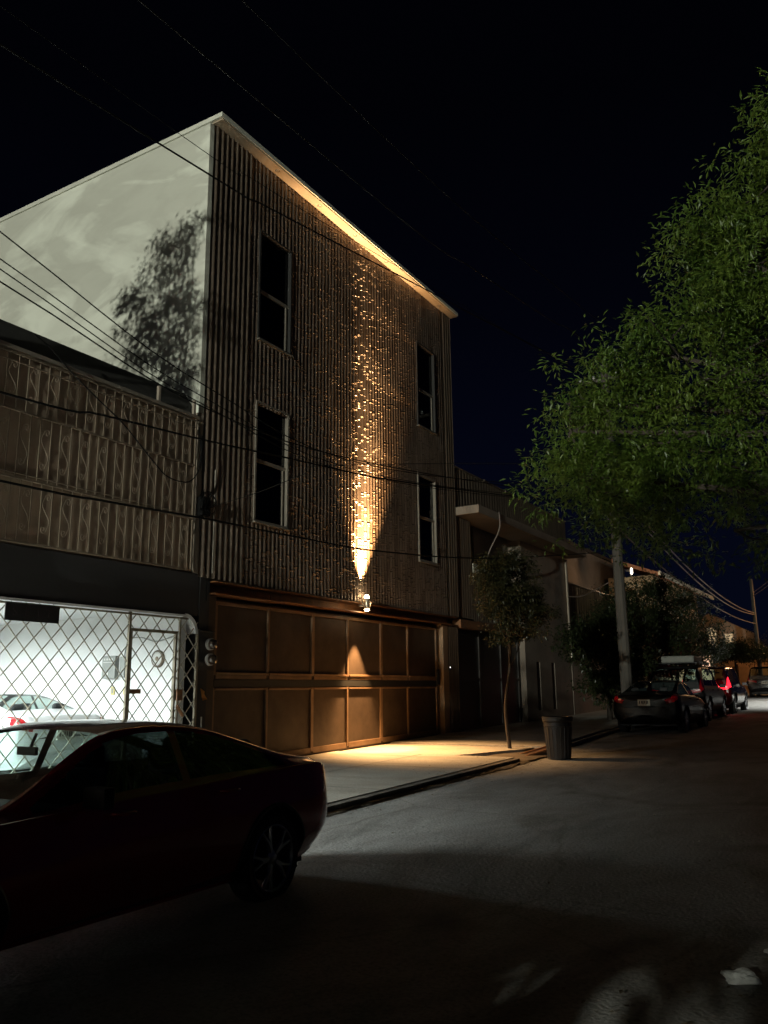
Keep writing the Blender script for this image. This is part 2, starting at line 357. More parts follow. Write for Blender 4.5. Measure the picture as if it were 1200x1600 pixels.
# roof slab with eave
mb = MB(); mb.box(-26.1, D+.27, YL-.03, YRt+.12, ZT+.004, ZT+.10); P(mb, 'roof', M['trim_white'])
mb = MB(); mb.box(D-.02, D+.25, YL+.02, YRt+.09, ZT-.03, ZT+.002); so = P(mb, 'soffit', M['soffit'])
for y in (12.35, 13.9, 15.4, 16.9, 18.45, 19.9):
    k = MB(); k.lathe([(.0, -.012), (.035, -.012), (.05, -.004), (.055, 0)], (D+.13, y, ZT-.032), 14)
    o = k.build('downlight', M['alu']); o.parent = so
# cladding : corrugated sheets in overlapping courses
wins = [(11.98, 12.98, 8.64, 10.98), (11.98, 12.96, 4.88, 7.24), (18.67, 19.64, 8.66, 11.0), (18.61, 19.54, 4.95, 7.22)]
def corrugated(y0, y1, z0, z1, per, amp, x0, courses, nseg=8, holes=(), wob=.002, lap=.010, dent=.0015):
    mb = MB(); ny = int((y1-y0)/per*nseg)
    edges = [z0+(z1-z0)*i/courses for i in range(courses+1)]
    for ci in range(courses):
        a, b = edges[ci], edges[ci+1]+.03; nz = max(4, int((b-a)/.09)); base = len(mb.v)
        ph = random.uniform(-.1, .1)
        for i in range(nz+1):
            z = a+(b-a)*i/nz
            for j in range(ny+1):
                y = y0+(y1-y0)*j/ny
                x = x0+amp*.5*sin(2*pi*(y/per)+ph)+lap*(1-i/nz)
                x += wob*noise.noise(Vector((y*1.3, z*.8, ci)))+dent*noise.noise(Vector((y*7, z*9, ci*3)))
                mb.v.append((x, y, z))
        for i in range(nz):
            zc = a+(b-a)*(i+.5)/nz
            for j in range(ny):
                yc = y0+(y1-y0)*(j+.5)/ny
                if any(h[0] < yc < h[1] and h[2] < zc < h[3] for h in holes): continue
                q = base+i*(ny+1)+j; mb.f.append((q, q+1, q+ny+2, q+ny+1)); mb.mi.append(0)
    return mb
holes = [(a+.0, b-.0, c+.0, d-.0) for a, b, c, d in wins]
P(corrugated(11.66, 20.22, 3.6, ZT-.03, .128, .034, D, 5, 8, holes), 'cladding', M['clad'], smooth=True)
P(corrugated(10.5, 11.66, 3.6, ZT-.03, .145, .04, D+.012, 1, 10, dent=.003), 'corner_trim', M['strip'], smooth=True)
P(corrugated(20.22, 20.78, 3.6, ZT-.03, .145, .04, D+.012, 1, 10, dent=.003), 'corner_trim', M['strip'], smooth=True)
# windows (glass 10 cm back, frames, pale sill)
for i, (a, b, c, d) in enumerate(wins):
    zm = (c+d)/2-.12 if i in (0, 2) else (c+d)/2+.02
    fr = MB(); t = .045; xo = D+.045; xi = D-.055; fm = M['alu'] if i in (1, 3) else M['black_frame']
    fr.box(xi, xo, a-t, a, c-t, d+t); fr.box(xi, xo, b, b+t, c-t, d+t)
    fr.box(xi, xo, a, b, d, d+t); fr.box(xi, xo, a, b, c-t, c)
    fo = P(fr, 'window', fm)
    s = MB(); s.box(D-.034, D-.005, a, b-.0, zm-.035, zm+.035); s.box(D-.034, D-.012, b-.09, b-.055, c, zm-.036); s.build('sash', M['alu']).parent = fo
    gl = MB(); gl.box(D-.040, D-.036, a+.001, b-.001, c+.001, d-.001); gl.build('glass', M['pane']).parent = fo
    bl = MB(); z = c+.03
    while z < d-.02:
        bl.add([(D-.0575, a+.01, z), (D-.0575, b-.01, z), (D-.046, b-.01, z+.026), (D-.046, a+.01, z+.026)], [(0, 1, 2, 3)]); z += .034
    bl.build('blind', M['blind']).parent = fo
    sl = MB(); sl.box(D-.0, D+.085, a-.05, b+.07, c-t-.03, c-t-.002); sl.build('sill', M['alu'] if i != 2 else M['alu']).parent = fo
# steel beam over the gate
g = MB()
def ibeam(g, y0, y1, z0, z1, x0, x1, t=.02):
    g.box(x0, x1, y0, y1, z1-t, z1); g.box(x0, x1, y0, y1, z0, z0+t); g.box(x0, x0+t, y0, y1, z0+t, z1-t)
ibeam(g, 10.88, 12.88, 3.33, 3.56, D-.30, D+.10)
P(g, 'steel_beam', M['steel_rust'])
g = MB(); ibeam(g, 12.90, 20.7, 3.35, 3.575, D-.30, D+.06); P(g, 'steel_beam', M['steel_rust'])
# gate
gt = empty('garage_gate', (0, 0, 0)); gt.parent = tb; gt.matrix_parent_inverse = Matrix.Translation(-Vector(tb.location))
GX = D-.16
def bar(g, y0, y1, z0, z1, dx=.03): g.box(GX-.02, GX+dx, y0, y1, z0, z1)
ups = [11.16, 12.67, 14.14, 15.46, 16.9, 18.18, 19.74]
zb = lambda y: zr(y)+.115
g = MB()
g.box(GX-.03, GX-.006, ups[0], ups[-1], .3, 3.28)
g.build('gate_sheet', M['gate']).parent = gt
g = MB()
for i, y in enumerate(ups):
    wd = .045 if i in (0, 2, 4, 6) else .028
    bar(g, y-wd, y+wd, 1.93, 3.24, .034)
    bar(g, y-wd-.02, y+wd-.02, zb(y)+.05, 1.70, .034)
for i in range(6):
    a, b = ups[i]+.046, ups[i+1]-.046
    bar(g, a, b, 3.18, 3.24, .03); bar(g, a, b, 1.932, 1.975, .045); bar(g, a, b, 1.86, 1.925, .03)
    bar(g, a, b, 1.66, 1.70, .03)
    a2, b2 = a-.02, b-.02
    zz = zb((a+b)/2)+.03
    g.add([(GX-.02, a2, zb(a)+.02), (GX+.03, a2, zb(a)+.02), (GX-.02, b2, zb(b)+.02), (GX+.03, b2, zb(b)+.02),
           (GX-.02, a2, zb(a)+.13), (GX+.03, a2, zb(a)+.13), (GX-.02, b2, zb(b)+.13), (GX+.03, b2, zb(b)+.13)],
          [(0, 2, 3, 1), (4, 5, 7, 6), (0, 1, 5, 4), (2, 6, 7, 3), (0, 4, 6, 2), (1, 3, 7, 5)])
g.build('gate_frame', M['gate_rail'], bevel=.004).parent = gt
g = MB(); g.box(GX+.002, GX+.034, ups[0], ups[-1], 1.72, 1.845); g.build('gate_gap_shade', M['black']).parent = gt  # solid black strip in place of the shaded gap between rails
g = MB(); g.box(GX+.035, GX+.10, 19.66, 19.74, 1.75, 2.15); g.build('lock_box', M['black'], bevel=.01).parent = gt
g = MB(); g.box(D-.30, D-.02, 19.90, 20.20, .3, 3.345); P(g, 'gate_post', M['post'], bevel=.01)
g = MB(); g.box(D-.34, D-.06, 10.88, 11.08, .15, 3.325); P(g, 'gate_post', M['gate'], bevel=.01)
P(corrugated(20.24, 20.84, .42, 3.34, .12, .03, D-.03, 1, 8, dent=.002), 'jamb_sheet', M['strip'], smooth=True)
g = MB(); g.box(D-.06, D+.35, 19.9, 20.75, .42, .50); tag(P(g, 'step', M['concrete'], bevel=.015))
# little lit doorbell
db = MB(); db.box(D+.0, D+.02, 20.19, 20.23, 2.12, 2.24)
dbo = db.build('doorbell', M['black']); tag(dbo, 'small doorbell with a white pilot light right of the brown gate', 'doorbell')
k = MB(); k.box(D+.021, D+.026, 20.195, 20.225, 2.19, 2.22); k.build('pilot_light', emis('white_pilot', (1, .98, .9), 3)).parent = dbo

# wall lamp: double beam fitting on the beam
LX, LY, LZ = D+.17, 15.78, 3.55
wl = empty('wall_lamp', (LX, LY, LZ), 0, 'glaring up-and-down wall lamp above the brown gate', 'wall lamp')
M['fitting'] = mat('pale_cast_fitting', (.8, .7, .55), .35, metal=.6)
g = MB(); g.box(-.19, .0, -.05, .05, -.06, .06); g.lathe([(.001, -.13), (.05, -.12), (.062, -.09), (.062, .09), (.05, .12), (.001, .13)], n=20)
g.tube([(-.14, 0, .02), (-.02, -.13, .07), (.03, -.17, .03)], .014, 6); g.tube([(-.14, 0, .02), (-.02, .13, .07), (.03, .17, .03)], .014, 6)
g.tube([(0, -.17, .03), (.01, -.11, -.10), (.01, -.02, -.14)], .014, 6); g.tube([(0, .17, .03), (.01, .11, -.10), (.01, .02, -.14)], .014, 6)
g.build('bracket', M['fitting'], wl, smooth='auto')
g = MB(); g.lathe([(.001, .20), (.035, .19), (.055, .155), (.055, .131)], n=20); g.build('bulb', M['amber'], wl, smooth=True)
g = MB(); g.lathe([(.001, -.175), (.035, -.17), (.055, -.15), (.055, -.131)], n=20); g.build('bulb', M['amber'], wl, smooth=True)
def spot(name, loc, d, P_, col, size, blend, rad, parent=None):
    l = bpy.data.lights.new(name, 'SPOT'); l.energy = P_; l.color = col; l.spot_size = R(size); l.spot_blend = blend; l.shadow_soft_size = rad
    o = bpy.data.objects.new(name, l); COL.objects.link(o); o.location = loc
    o.rotation_euler = Vector(d).to_track_quat('-Z', 'Y').to_euler()
    if parent: o.parent = parent
    return o
def point(name, loc, P_, col, rad, parent=None):
    l = bpy.data.lights.new(name, 'POINT'); l.energy = P_; l.color = col; l.shadow_soft_size = rad
    o = bpy.data.objects.new(name, l); COL.objects.link(o); o.location = loc
    if parent: o.parent = parent
    return o
AMB = (1, .55, .22)
spot('up_beam', (-.02, 0, .25), (-.03, 0, 1), 13500, (1, .64, .32), 42, 1, .03, wl)
spot('up_wash', (0.05, 0, .25), (-.03, .03, 1), 8000, AMB, 60, 1, .02, wl)
spot('down_beam', (0.0, 0, -.22), (-.02, 0, -1), 1900, AMB, 50, .5, .015, wl)
spot('down_spill', (0.03, 0, -.21), (.40, -.04, -1), 3400, AMB, 88, 1, .02, wl)

# ================================================================ LEFT HOUSE with balcony grille and bright garage
lh = empty('balcony_house', (D, 6, .2), 0, 'low house with a long scrollwork balcony grille above a bright open garage', 'house')
X0 = D
HY0, HY1 = -2.0, 10.40
g = MB()
g.box(-24, D-.31, HY0, HY1-.02, 3.3, 3.62)                      # slab over garage
g.box(-24, D-.75, HY0, HY1-.02, 3.63, 6.55)                     # upper storey mass
P(g, 'upper_wall', M['beige_backing'], lh)
g = MB()
g.add([(D-.05, HY0, 6.50), (D-.05, 10.75, 6.50), (D-.42, HY0, 7.02), (D-.42, 10.75, 7.02), (D-.8, HY0, 7.02), (D-.8, 10.75, 7.02), (D-.8, HY0, 6.5), (D-.8, 10.75, 6.5)],
      [(0, 1, 3, 2), (2, 3, 5, 4), (4, 5, 7, 6), (0, 6, 7, 1), (1, 7, 5, 3), (0, 2, 4, 6)])
P(g, 'roof_edge', M['parapet_dark'], lh)
g = MB(); g.box(D-.02, D+.03, HY0, 10.40, 6.44, 6.495); P(g, 'eave_rail', M['alu'], lh)
for y in (9.45, 10.30):
    g = MB(); g.box(D-.05, D+.0, y-.025, y+.025, 6.5, 6.78); P(g, 'roof_peg', M['concrete'], lh)
# backing sheets (slightly waved) and grille
P(corrugated(HY0, 10.36, 3.68, 6.44, 1.02, .008, D-.05, 1, 16, dent=.0, wob=.004, lap=.0), 'backing_sheet', M['beige_backing'], lh, smooth=True)
g = MB(); gx = D+.0
def fb(y0, y1, z0, z1, t=.012): g.box(gx-t, gx+t, y0, y1, z0, z1)
rows = [(3.70, 4.60), (4.60, 5.57), (5.57, 6.40)]
for z in (3.70, 4.60, 5.57, 6.40): fb(HY0, 10.36, z-.014, z+.014, .014)
fb(HY0, 10.36, 6.27, 6.285); fb(HY0, 10.36, 4.66, 4.672, .010)
fb(10.33, 10.36, 3.7, 6.4, .016)
sp = .345
def scroll(yc, zc, h, wd):
    pts = []
    for k in range(15):   # upper curl
        t = k/14; a = pi*.5+t*2*pi*1.25; r = wd*(.12+.55*t); pts.append((gx, yc+wd*.25+cos(a)*r*.8, zc+h*.36+sin(a)*r))
    n = len(pts)
    low = [(gx, 2*yc-p[1], 2*zc-p[2]) for p in pts][::-1]
    mid = cat_spline([pts[-1], (gx, yc-wd*.62, zc+h*.16), (gx, yc+wd*.62, zc-h*.16), low[0]], 4)
    g.tube(pts+[tuple(v) for v in mid[1:-1]]+low, .0052, 4)
y = 10.33-sp*.5; k = 0
while y > HY0+.2:
    for ri, (za, zb2) in enumerate(rows):
        off = (0, .1, .02)[ri]
        yy = y-off
        if yy+.09 > 10.34: continue
        g.box(gx-.006, gx+.006, yy-.097, yy-.086, za, zb2); g.box(gx-.006, gx+.006, yy+.086, yy+.097, za, zb2)
        if y > 3: scroll(yy, (za+zb2)/2+.02, (zb2-za)*.72, .10)
    y -= sp
P(g, 'balcony_grille', M['grille'], lh)
# dark band under the balcony and side pillar
g = MB(); g.box(D-.30, D-.04, HY0, 10.62, 2.93, 3.66); P(g, 'lintel', M['lintel'], lh)
g = MB(); g.box(D-.4, D-.03, 10.44, 10.86, 3.67, 6.6); P(g, 'pillar', M['concrete'], lh)
g = MB(); g.box(D-.4, D-.03, 10.63, 10.87, .15, 3.665); P(g, 'lower_pillar', M['lintel'], lh)
g = MB(); g.box(D-.02, D+.02, 10.66, 11.0, 2.66, 2.68); g.box(D-.06, D-.02, 10.66, 10.98, 2.0, 2.66); P(g, 'meter_board', M['black_frame'], lh)
# rounded white arch corner
g = MB(); cy, cz = 10.28, 2.62; n = 10; vs = []
for k in range(n+1):
    a = pi/2*k/n
    for r in (.325, .26):
        for x in (D-.55, D-.005): vs.append((x, cy+cos(a)*r*.95, cz+sin(a)*r))
fs = []
for k in range(n):
    b = k*4; fs += [(b+1, b+5, b+7, b+3), (b, b+2, b+6, b+4), (b, b+4, b+5, b+1), (b+2, b+3, b+7, b+6)]
g.add(vs, fs); g.box(D-.55, D-.005, HY0, 10.28, 2.89, 2.925); P(g, 'white_arch_edge', M['int_white'], lh)
# garage interior
g = MB()
g.box(-20, D-.12, 10.30, 10.42, .2, 3.0)      # right wall, the one seen
P(g, 'garage_wall', M['int_white'], lh)
g = MB(); g.box(-20.1, -20, HY0, 10.3, .0, 3.0); P(g, 'garage_rear_wall', M['concrete'], lh)
g = MB(); g.box(-20, D-.12, HY0-.1, HY0, .0, 3.0); P(g, 'garage_side_wall', M['concrete'], lh)
g = MB(); g.box(-20, D-.31, HY0, 10.299, 3.0, 3.06); P(g, 'garage_ceiling', M['int_white'], lh)
g = MB(); g.box(-20, D-.02, HY0, 10.299, .29, .30); P(g, 'garage_floor', M['int_floor'], lh)
# fence
fe = empty('garage_fence', (D, 8.5, .3), 0, 'cream diamond-lattice metal fence with a door closing the bright garage', 'fence')
g = MB(); fx = D-.03; pw, phh = .285, .32; zf0, zf1 = .35, 2.86; yf0, yf1 = HY0+.1, 10.60
H_ = zf1-zf0
sl = phh/pw
yy = yf0-H_/sl
import itertools
def clipseg(y0, z0, y1, z1):
    # clip to fence rectangle with rounded top-right corner ignored
    d = (y1-y0); t0, t1 = 0, 1
    for (lo, hi, a, dd) in ((yf0, yf1, y0, d), (zf0, zf1, z0, z1-z0)):
        ta, tb_ = (lo-a)/dd, (hi-a)/dd
        if ta > tb_: ta, tb_ = tb_, ta
        t0, t1 = max(t0, ta), min(t1, tb_)
    if t1-t0 < .02: return None
    return (y0+d*t0, z0+(z1-z0)*t0, y0+d*t1, z0+(z1-z0)*t1)
n = 0
while yy < yf1+H_/sl:
    for s in (1, -1):
        a = clipseg(yy, zf0 if s > 0 else zf1, yy+H_/sl, zf1 if s > 0 else zf0)
        if a:
            xo = fx + s*.004
            p0 = Vector((xo, a[0], a[1])); p1 = Vector((xo, a[2], a[3])); d = (p1-p0).normalized(); nn = Vector((0, -d.z, d.y))*.0085; tx = Vector((.0035, 0, 0))
            vs = [p0-nn-tx, p0+nn-tx, p1+nn-tx, p1-nn-tx, p0-nn+tx, p0+nn+tx, p1+nn+tx, p1-nn+tx]
            g.add(vs, [(0, 1, 2, 3), (7, 6, 5, 4), (0, 4, 5, 1), (1, 5, 6, 2), (2, 6, 7, 3), (3, 7, 4, 0)])
    yy += pw
P(g, 'lattice', M['fence_bar'], fe)
g = MB()
def fr(y0, y1, z0, z1, t=.022): g.box(fx-t, fx+t, y0, y1, z0, z1)
fr(yf0, 9.065, 2.845, 2.875); fr(9.115, 10.36, 2.845, 2.875); fr(yf0, 9.065, .32, .36); fr(10.585, 10.625, .32, 2.70); fr(10.165, 10.195, .32, 2.84, .018); fr(9.07, 9.11, .32, 2.89)
P(g, 'frame', M['fence_frame'], fe)
g = MB()
fr(9.112, 9.14, .40, 2.585, .026); fr(10.07, 10.115, .40, 2.585, .026); fr(9.112, 10.115, 2.59, 2.635, .026); fr(9.141, 10.069, .40, .44, .026)
dr = P(g, 'fence_door', M['fence_frame'], fe)
g = MB(); g.box(fx-.02, fx+.03, 9.142, 9.36, 1.62, 1.69); g.build('bolt', M['steel_rust']).parent = dr
g = MB(); g.box(fx-.01, fx+.05, 10.13, 10.26, 1.50, 1.68, mat=None); g.build('lock', M['steel_rust'], bevel=.01).parent = dr
g = MB(); g.tube([(fx+.03, 10.15, 1.42), (fx+.03, 10.30, 1.25)], .03, 6); g.build('bolt_bar', M['steel_rust']).parent = dr
# sign
sg = empty('sign_board', (fx+.04, 7.3, 2.74), 0, 'small dark sign board wired to the top rail of the lattice fence', 'sign')
g = MB(); g.box(-.01, .012, -.42, .44, -.125, .115); g.build('board', mat('black_sign_board', (.006, .0055, .006), .5), sg, bevel=.004)
for yq in (-.33, -.1, .12, .35):
    g = MB(); g.tube([(0, yq, .115), (-.02, yq, .15)], .004, 4); g.build('tie', M['wire'], sg)
def text(s, size, loc, rot, m, parent, name='lettering', ext=.001):
    c = bpy.data.curves.new(name, 'FONT'); c.body = s; c.size = size; c.extrude = ext; c.align_x = 'CENTER'; c.align_y = 'CENTER'
    o = bpy.data.objects.new(name, c); COL.objects.link(o); dg = bpy.context.evaluated_depsgraph_get(); dg.update()
    me = bpy.data.meshes.new_from_object(o.evaluated_get(dg)); bpy.data.objects.remove(o)
    o = bpy.data.objects.new(name, me); me.materials.clear(); me.materials.append(m); COL.objects.link(o)
    o.location = loc; o.rotation_euler = rot; o.parent = parent; return o
for ch, yq in (('S', -.27), ('E', -.08), ('I', .10), ('T', .27)): text(ch, .17, (.0135, yq, 0), (R(90), 0, R(90)), mat('faded_dark_red_letters', (.016, .008, .010), .6), sg)
# ceiling lights in the garage
def tube_light(loc, ln, P_, label):
    t = empty('ceiling_light', loc, 0, label, 'ceiling light')
    g = MB(); g.box(-.06, .06, -ln/2, ln/2, -.03, 0); g.build('housing', M['int_white'], t)
    g = MB(); g.tube([(0, -ln/2+.05, -.055), (0, ln/2-.05, -.055)], .018, 8); g.build('tube', M['tube'], t)
    l = bpy.data.lights.new('tube_glow', 'AREA'); l.shape = 'RECTANGLE'; l.size = .05; l.size_y = ln-.1; l.energy = P_; l.color = (.90, 1.0, .97); l.spread = R(175)
    o = bpy.data.objects.new('tube_glow', l); COL.objects.link(o); o.parent = t; o.location = (0, 0, -.08)
tube_light((-10.75, 2.8, 2.995), 1.6, 4200, 'white tube light on the garage ceiling just inside the fence')
tube_light((-14.0, 7.0, 2.995), 1.2, 650, 'white tube light deeper inside on the garage ceiling')
# things on the garage side wall
WY = 10.30
def wallbox(name, x0, x1, z0, z1, m, label, cat, dp=.09, detail=None, group=None):
    e = empty(name, ((x0+x1)/2, WY, (z0+z1)/2), 0, label, cat, group)
    hw, hh = (x1-x0)/2, (z1-z0)/2
    g = MB(); g.box(-hw, hw, -dp, -.001, -hh, hh); g.build('case', m, e, bevel=.008)
    if detail: detail(e, hw, hh, dp)
    return e
M['box_grey'] = mat('grey_enamel', (.20, .21, .20), .5); M['box_lt'] = mat('pale_grey_plastic', (.5, .5, .48), .5); M['yellow'] = mat('aged_yellow_plastic', (.42, .36, .14), .5)
def d1(e, w, h, dp):
    for k in range(4):
        g = MB(); g.box(-w*.7+k*w*.38, -w*.7+k*w*.38+w*.22, -dp-.006, -dp-.001, h*.62, h*.78); g.build('breaker', M['box_lt'], e)
    g = MB(); g.box(-w*.8, w*.8, -dp-.005, -dp-.001, h*.40, h*.46); g.build('cover_strip', M['box_lt'], e)
    g = MB(); g.box(-w*.4, w*.1, -dp-.008, -dp-.001, -h*.7, -h*.45)
    g.build('switch', M['box_lt'], e)
wallbox('breaker_box', -12.08, -11.74, 1.88, 2.28, M['box_grey'], 'grey fuse box with breakers on the white garage wall', 'fuse box', detail=d1)
wallbox('narrow_panel', -11.62, -11.5, 1.90, 2.26, M['box_grey'], 'narrow grey electrical panel beside the fence door post', 'fuse box')
def sock(e, w, h, dp):
    g = MB(); g.box(-w*.4, w*.4, -dp-.004, -dp-.001, -h*.6, h*.6); g.build('socket_face', M['box_grey'], e)
wallbox('wall_socket', -11.90, -11.80, 1.60, 1.74, M['yellow'], 'yellowed wall socket left of the fence door post', 'socket', .02, sock)
wallbox('wall_socket', -11.58, -11.47, 1.60, 1.73, M['yellow'], 'yellowed wall socket right behind the fence door post', 'socket', .02, sock)
rd = empty('wall_fan', (-10.76, WY, 2.2), 0, 'round grey disc fan on the white garage wall seen through the door', 'fan')
rx90 = Matrix.Rotation(R(90), 3, 'X')
g = MB(); g.lathe([(.001, .03), (.06, .045), (.12, .04), (.145, .0)], n=24, mat=rx90); g.build('guard', M['box_lt'], rd, smooth=True)
g = MB(); g.lathe([(.001, .06), (.03, .055), (.04, .046)], n=16, mat=rx90); g.lathe([(.12, .05), (.15, .03), (.15, 0)], n=24, mat=rx90); g.build('rim', M['grille'], rd, smooth=True)
g = MB(); g.tube(cat_spline([(-11.63, WY-.02, 1.95), (-11.58, WY-.025, 2.3), (-11.5, WY-.02, 2.55), (-11.2, WY-.02, 2.58), (-10.8, WY-.02, 2.50), (-10.3, WY-.02, 2.6)], 6), .011, 6)
tag(g.build('wall_cable', M['box_grey'], smooth=True), 'grey cable looping across the white garage wall above the fan', 'cable')
# electricity meters on the dark pillar
def meter(z, label):
    e = empty('electricity_meter', (D+.0, 10.88, z), 0, label, 'meter', 'round electricity meters on the pillar')
    ry = Matrix.Rotation(R(90), 3, 'Y')
    g = MB(); g.lathe([(.001, .0), (.105, .0), (.105, .05), (.088, .055)], n=28, mat=ry); g.build('base_ring', M['box_lt'], e, smooth='auto')
    g = MB(); g.lathe([(.086, .05), (.086, .11), (.07, .14), (.001, .15)], n=28, mat=ry); g.build('glass_dome', mat('meter_glass', (.05, .035, .025), .08, spec=.8), e, smooth=True)
    return e
meter(2.45, 'upper round glass electricity meter on the dark pillar'); meter(2.185, 'lower round glass electricity meter on the dark pillar')
# dry leaf stuck on the pillar, pvc stub
lf = MB(); lf.add([(D-.02, 10.75, 1.55), (D+.0, 10.80, 1.64), (D-.005, 10.70, 1.70), (D+.01, 10.78, 1.60), (D+.02, 10.85, 1.51), (D+.0, 10.76, 1.49)], [(0, 2, 1), (0, 1, 3), (0, 3, 4), (0, 4, 5), (1, 2, 0), (3, 1, 0), (4, 3, 0), (5, 4, 0)])
tag(lf.build('dry_leaf', mat('orange_dry_leaf', (.6, .26, .06), .7)), 'curled orange dry leaf caught on the dark pillar beneath the meters', 'leaf')
g = MB(); g.tube([(D+.0, 10.74, .4), (D+.0, 10.74, 1.22)], .013, 8)
tag(g.build('conduit_pipe', M['box_lt']), 'thin pale conduit standing at the foot of the meter pillar', 'pipe')
g = MB()
for pts in ([(D+.0, 10.42, 6.3), (D+.02, 10.50, 5.7), (D+.01, 10.56, 5.3), (D+.02, 10.5, 4.9), (D+.0, 10.55, 4.3), (D+.01, 10.72, 3.7), (D+.0, 10.76, 3.2)],
            [(D+.0, 10.55, 6.4), (D+.02, 10.52, 5.9), (D+.01, 10.60, 5.4), (D+.02, 10.57, 4.85), (D+.0, 10.65, 4.2), (D+.01, 10.70, 3.8)]):
    g.tube(cat_spline(pts, 5), .011, 5)
tag(g.build('pillar_cables', M['wire'], smooth=True), 'tangled black cables running down the pillar beside the balcony', 'cable')
jb = MB(); jb.box(D-.02, D+.12, 10.46, 10.66, 4.68, 5.02)
for k in range(9):
    a = k*1.3; jb.tube(cat_spline([(D+.1, 10.56, 4.85+.05*sin(k)), (D+.2, 10.56+.16*cos(a), 4.9+.2*sin(a)), (D+.12, 10.56+.22*cos(a+1), 4.9+.2*sin(a+1)), (D+.08, 10.58, 4.8)], 4), .008, 4)
tag(jb.build('junction_box', M['wire']), 'black junction box with tangled wires on the pillar', 'junction box')
g = MB(); g.tube([(D+.02, 10.86, 3.7), (D+.02, 10.86, 5.6)], .014, 6)
tag(g.build('metal_conduit', M['alu']), 'shiny vertical metal conduit at the left edge of the ribbed facade', 'pipe')

# ================================================================ RIGHT NEIGHBOUR
rn = empty('concrete_house', (D, 25, .5), 0, 'dark flat-roofed house with concrete canopy, ribbed parapet and dim gateway', 'house')
P(corrugated(20.84, 30.6, 6.75, 7.95, .2, .05, D-.02, 1, 8, dent=.003), 'ribbed_parapet', M['strip'], rn, smooth=True)
g = MB()
for y in (22.9, 24.6, 26.4): g.box(D-.06, D+.06, y-.05, y+.05, 7.93, 8.0)
g.box(D-.08, D+.03, 20.85, 30.6, 7.951, 7.99)
P(g, 'parapet_cap', M['strip'], rn)
g = MB(); g.box(D-.3, D+.75, 20.80, 30.6, 6.50, 6.74); P(g, 'canopy', M['concrete2'], rn, bevel=.02)
g = MB(); g.box(-22, D-.9, 20.8, 30.6, .3, 7.8); P(g, 'rear_wall', M['concrete'], rn)
g = MB()
g.box(D-.8, D, 25.75, 26.72, .3, 6.495); g.box(D-.8, D, 27.06, 28.18, .3, 6.495); g.box(D-.8, D, 28.52, 30.3, .3, 6.495)
for a, b in ((26.72, 27.06), (28.18, 28.52)): g.box(D-.8, D, a, b, 2.5, 6.495); g.box(D-.8, D, a, b, .3, .9); g.box(D-.85, D-.35, a, b, .9, 2.5)
P(g, 'front_wall', M['concrete2'], rn)
for a, b in ((26.72, 27.06), (28.18, 28.52)):
    k = MB(); k.box(D-.34, D-.025, a+.002, b-.002, .902, 2.498); P(k, 'wall_slit_shade', M['fence_slit'], rn)  # dark filler box painted as the shade within each slit
P(corrugated(20.84, 21.9, 3.6, 6.5, .15, .035, D-.02, 1, 8, dent=.003), 'ribbed_wall', M['strip'], rn, smooth=True)
P(corrugated(21.9, 24.2, 3.55, 4.75, .15, .035, D-.02, 1, 8, dent=.003), 'ribbed_wall', M['strip'], rn, smooth=True)
g = MB(); g.box(D-.03, D+.01, 21.92, 23.0, 4.77, 5.25); P(g, 'white_panel', M['trim_white'], rn)
g = MB(); g.box(D-.5, D-.45, 23.0, 25.74, 3.5, 6.49); P(g, 'recess_wall', M['concrete'], rn)
g = MB(); g.box(D-.2, D+.06, 20.86, 25.74, 3.30, 3.54); P(g, 'steel_beam', M['steel_rust'], rn)
g = MB(); g.box(D-.28, D-.22, 20.86, 25.74, .4, 3.29)
for y in (21.2, 22.6, 24.2, 25.6): g.box(D-.22, D-.18, y-.05, y+.05, .5, 3.28)
for z in (.55, 1.9, 3.2): g.box(D-.22, D-.185, 20.9, 25.7, z-.04, z+.04)
P(g, 'gate', mat('near_black_gate_paint', (.025, .02, .017), .45), rn)
g = MB(); g.tube([(D+.08, 30.1, 6.4), (D+.08, 30.12, 2.9)], .05, 10); g.tube([(D+.10, 30.12, 2.95), (D+.12, 30.12, 2.72)], .09, 10)
tag(g.build('drainpipe', mat('galvanised_pipe', (.5, .42, .33), .35, metal=.7), smooth='auto'), 'shiny metal drainpipe down the corner of the concrete house', 'drainpipe')
g = MB(); g.tube([(D+.03, 23.2, 5.25), (D+.03, 23.2, 4.5)], .035, 8)
tag(g.build('wall_pipe', M['post']), 'short tan pipe on the wall behind the small street tree', 'pipe')
g = MB(); g.tube(cat_spline([(D+.78, 22.2, 6.75), (D+.80, 22.1, 6.2), (D+.5, 21.95, 5.5), (D+.1, 22.4, 4.9)], 6), .02, 6)
tag(g.build('hanging_cable', M['wire_pale'], smooth=True), 'cable drooping from the concrete canopy towards the pale panel', 'cable')
# house further: fence-like board wall + block behind
bw = empty('board_fence', (D, 33, .6), 0, 'stained corrugated sheet fence on a wall behind the concrete pole', 'fence')
P(corrugated(30.35, 37, 2.6, 5.5, .3, .05, D-.02, 1, 8, dent=.004), 'sheet', mat('stained_sheet', (.23, .16, .09), .6, var=.6, vscale=1.5, col2=(.07, .045, .03), stretch=(1, 1.5, .3)), bw, smooth=True)
g = MB(); g.box(D-.3, D+.02, 30.35, 37, .4, 2.595); P(g, 'base_wall', M['concrete'], bw)
g = MB(); g.tube([(D+.03, 30.4, 5.55), (D+.03, 36.8, 5.55)], .035, 6); P(g, 'top_rail', M['alu'], bw)
cb = empty('rear_block', (-15, 40, .6), 0, 'plain unlit cement-rendered block behind the sheet fence', 'building')
g = MB(); g.box(-20, -12, 34.8, 46, .5, 8.1); P(g, 'wall', M['concrete2'], cb)
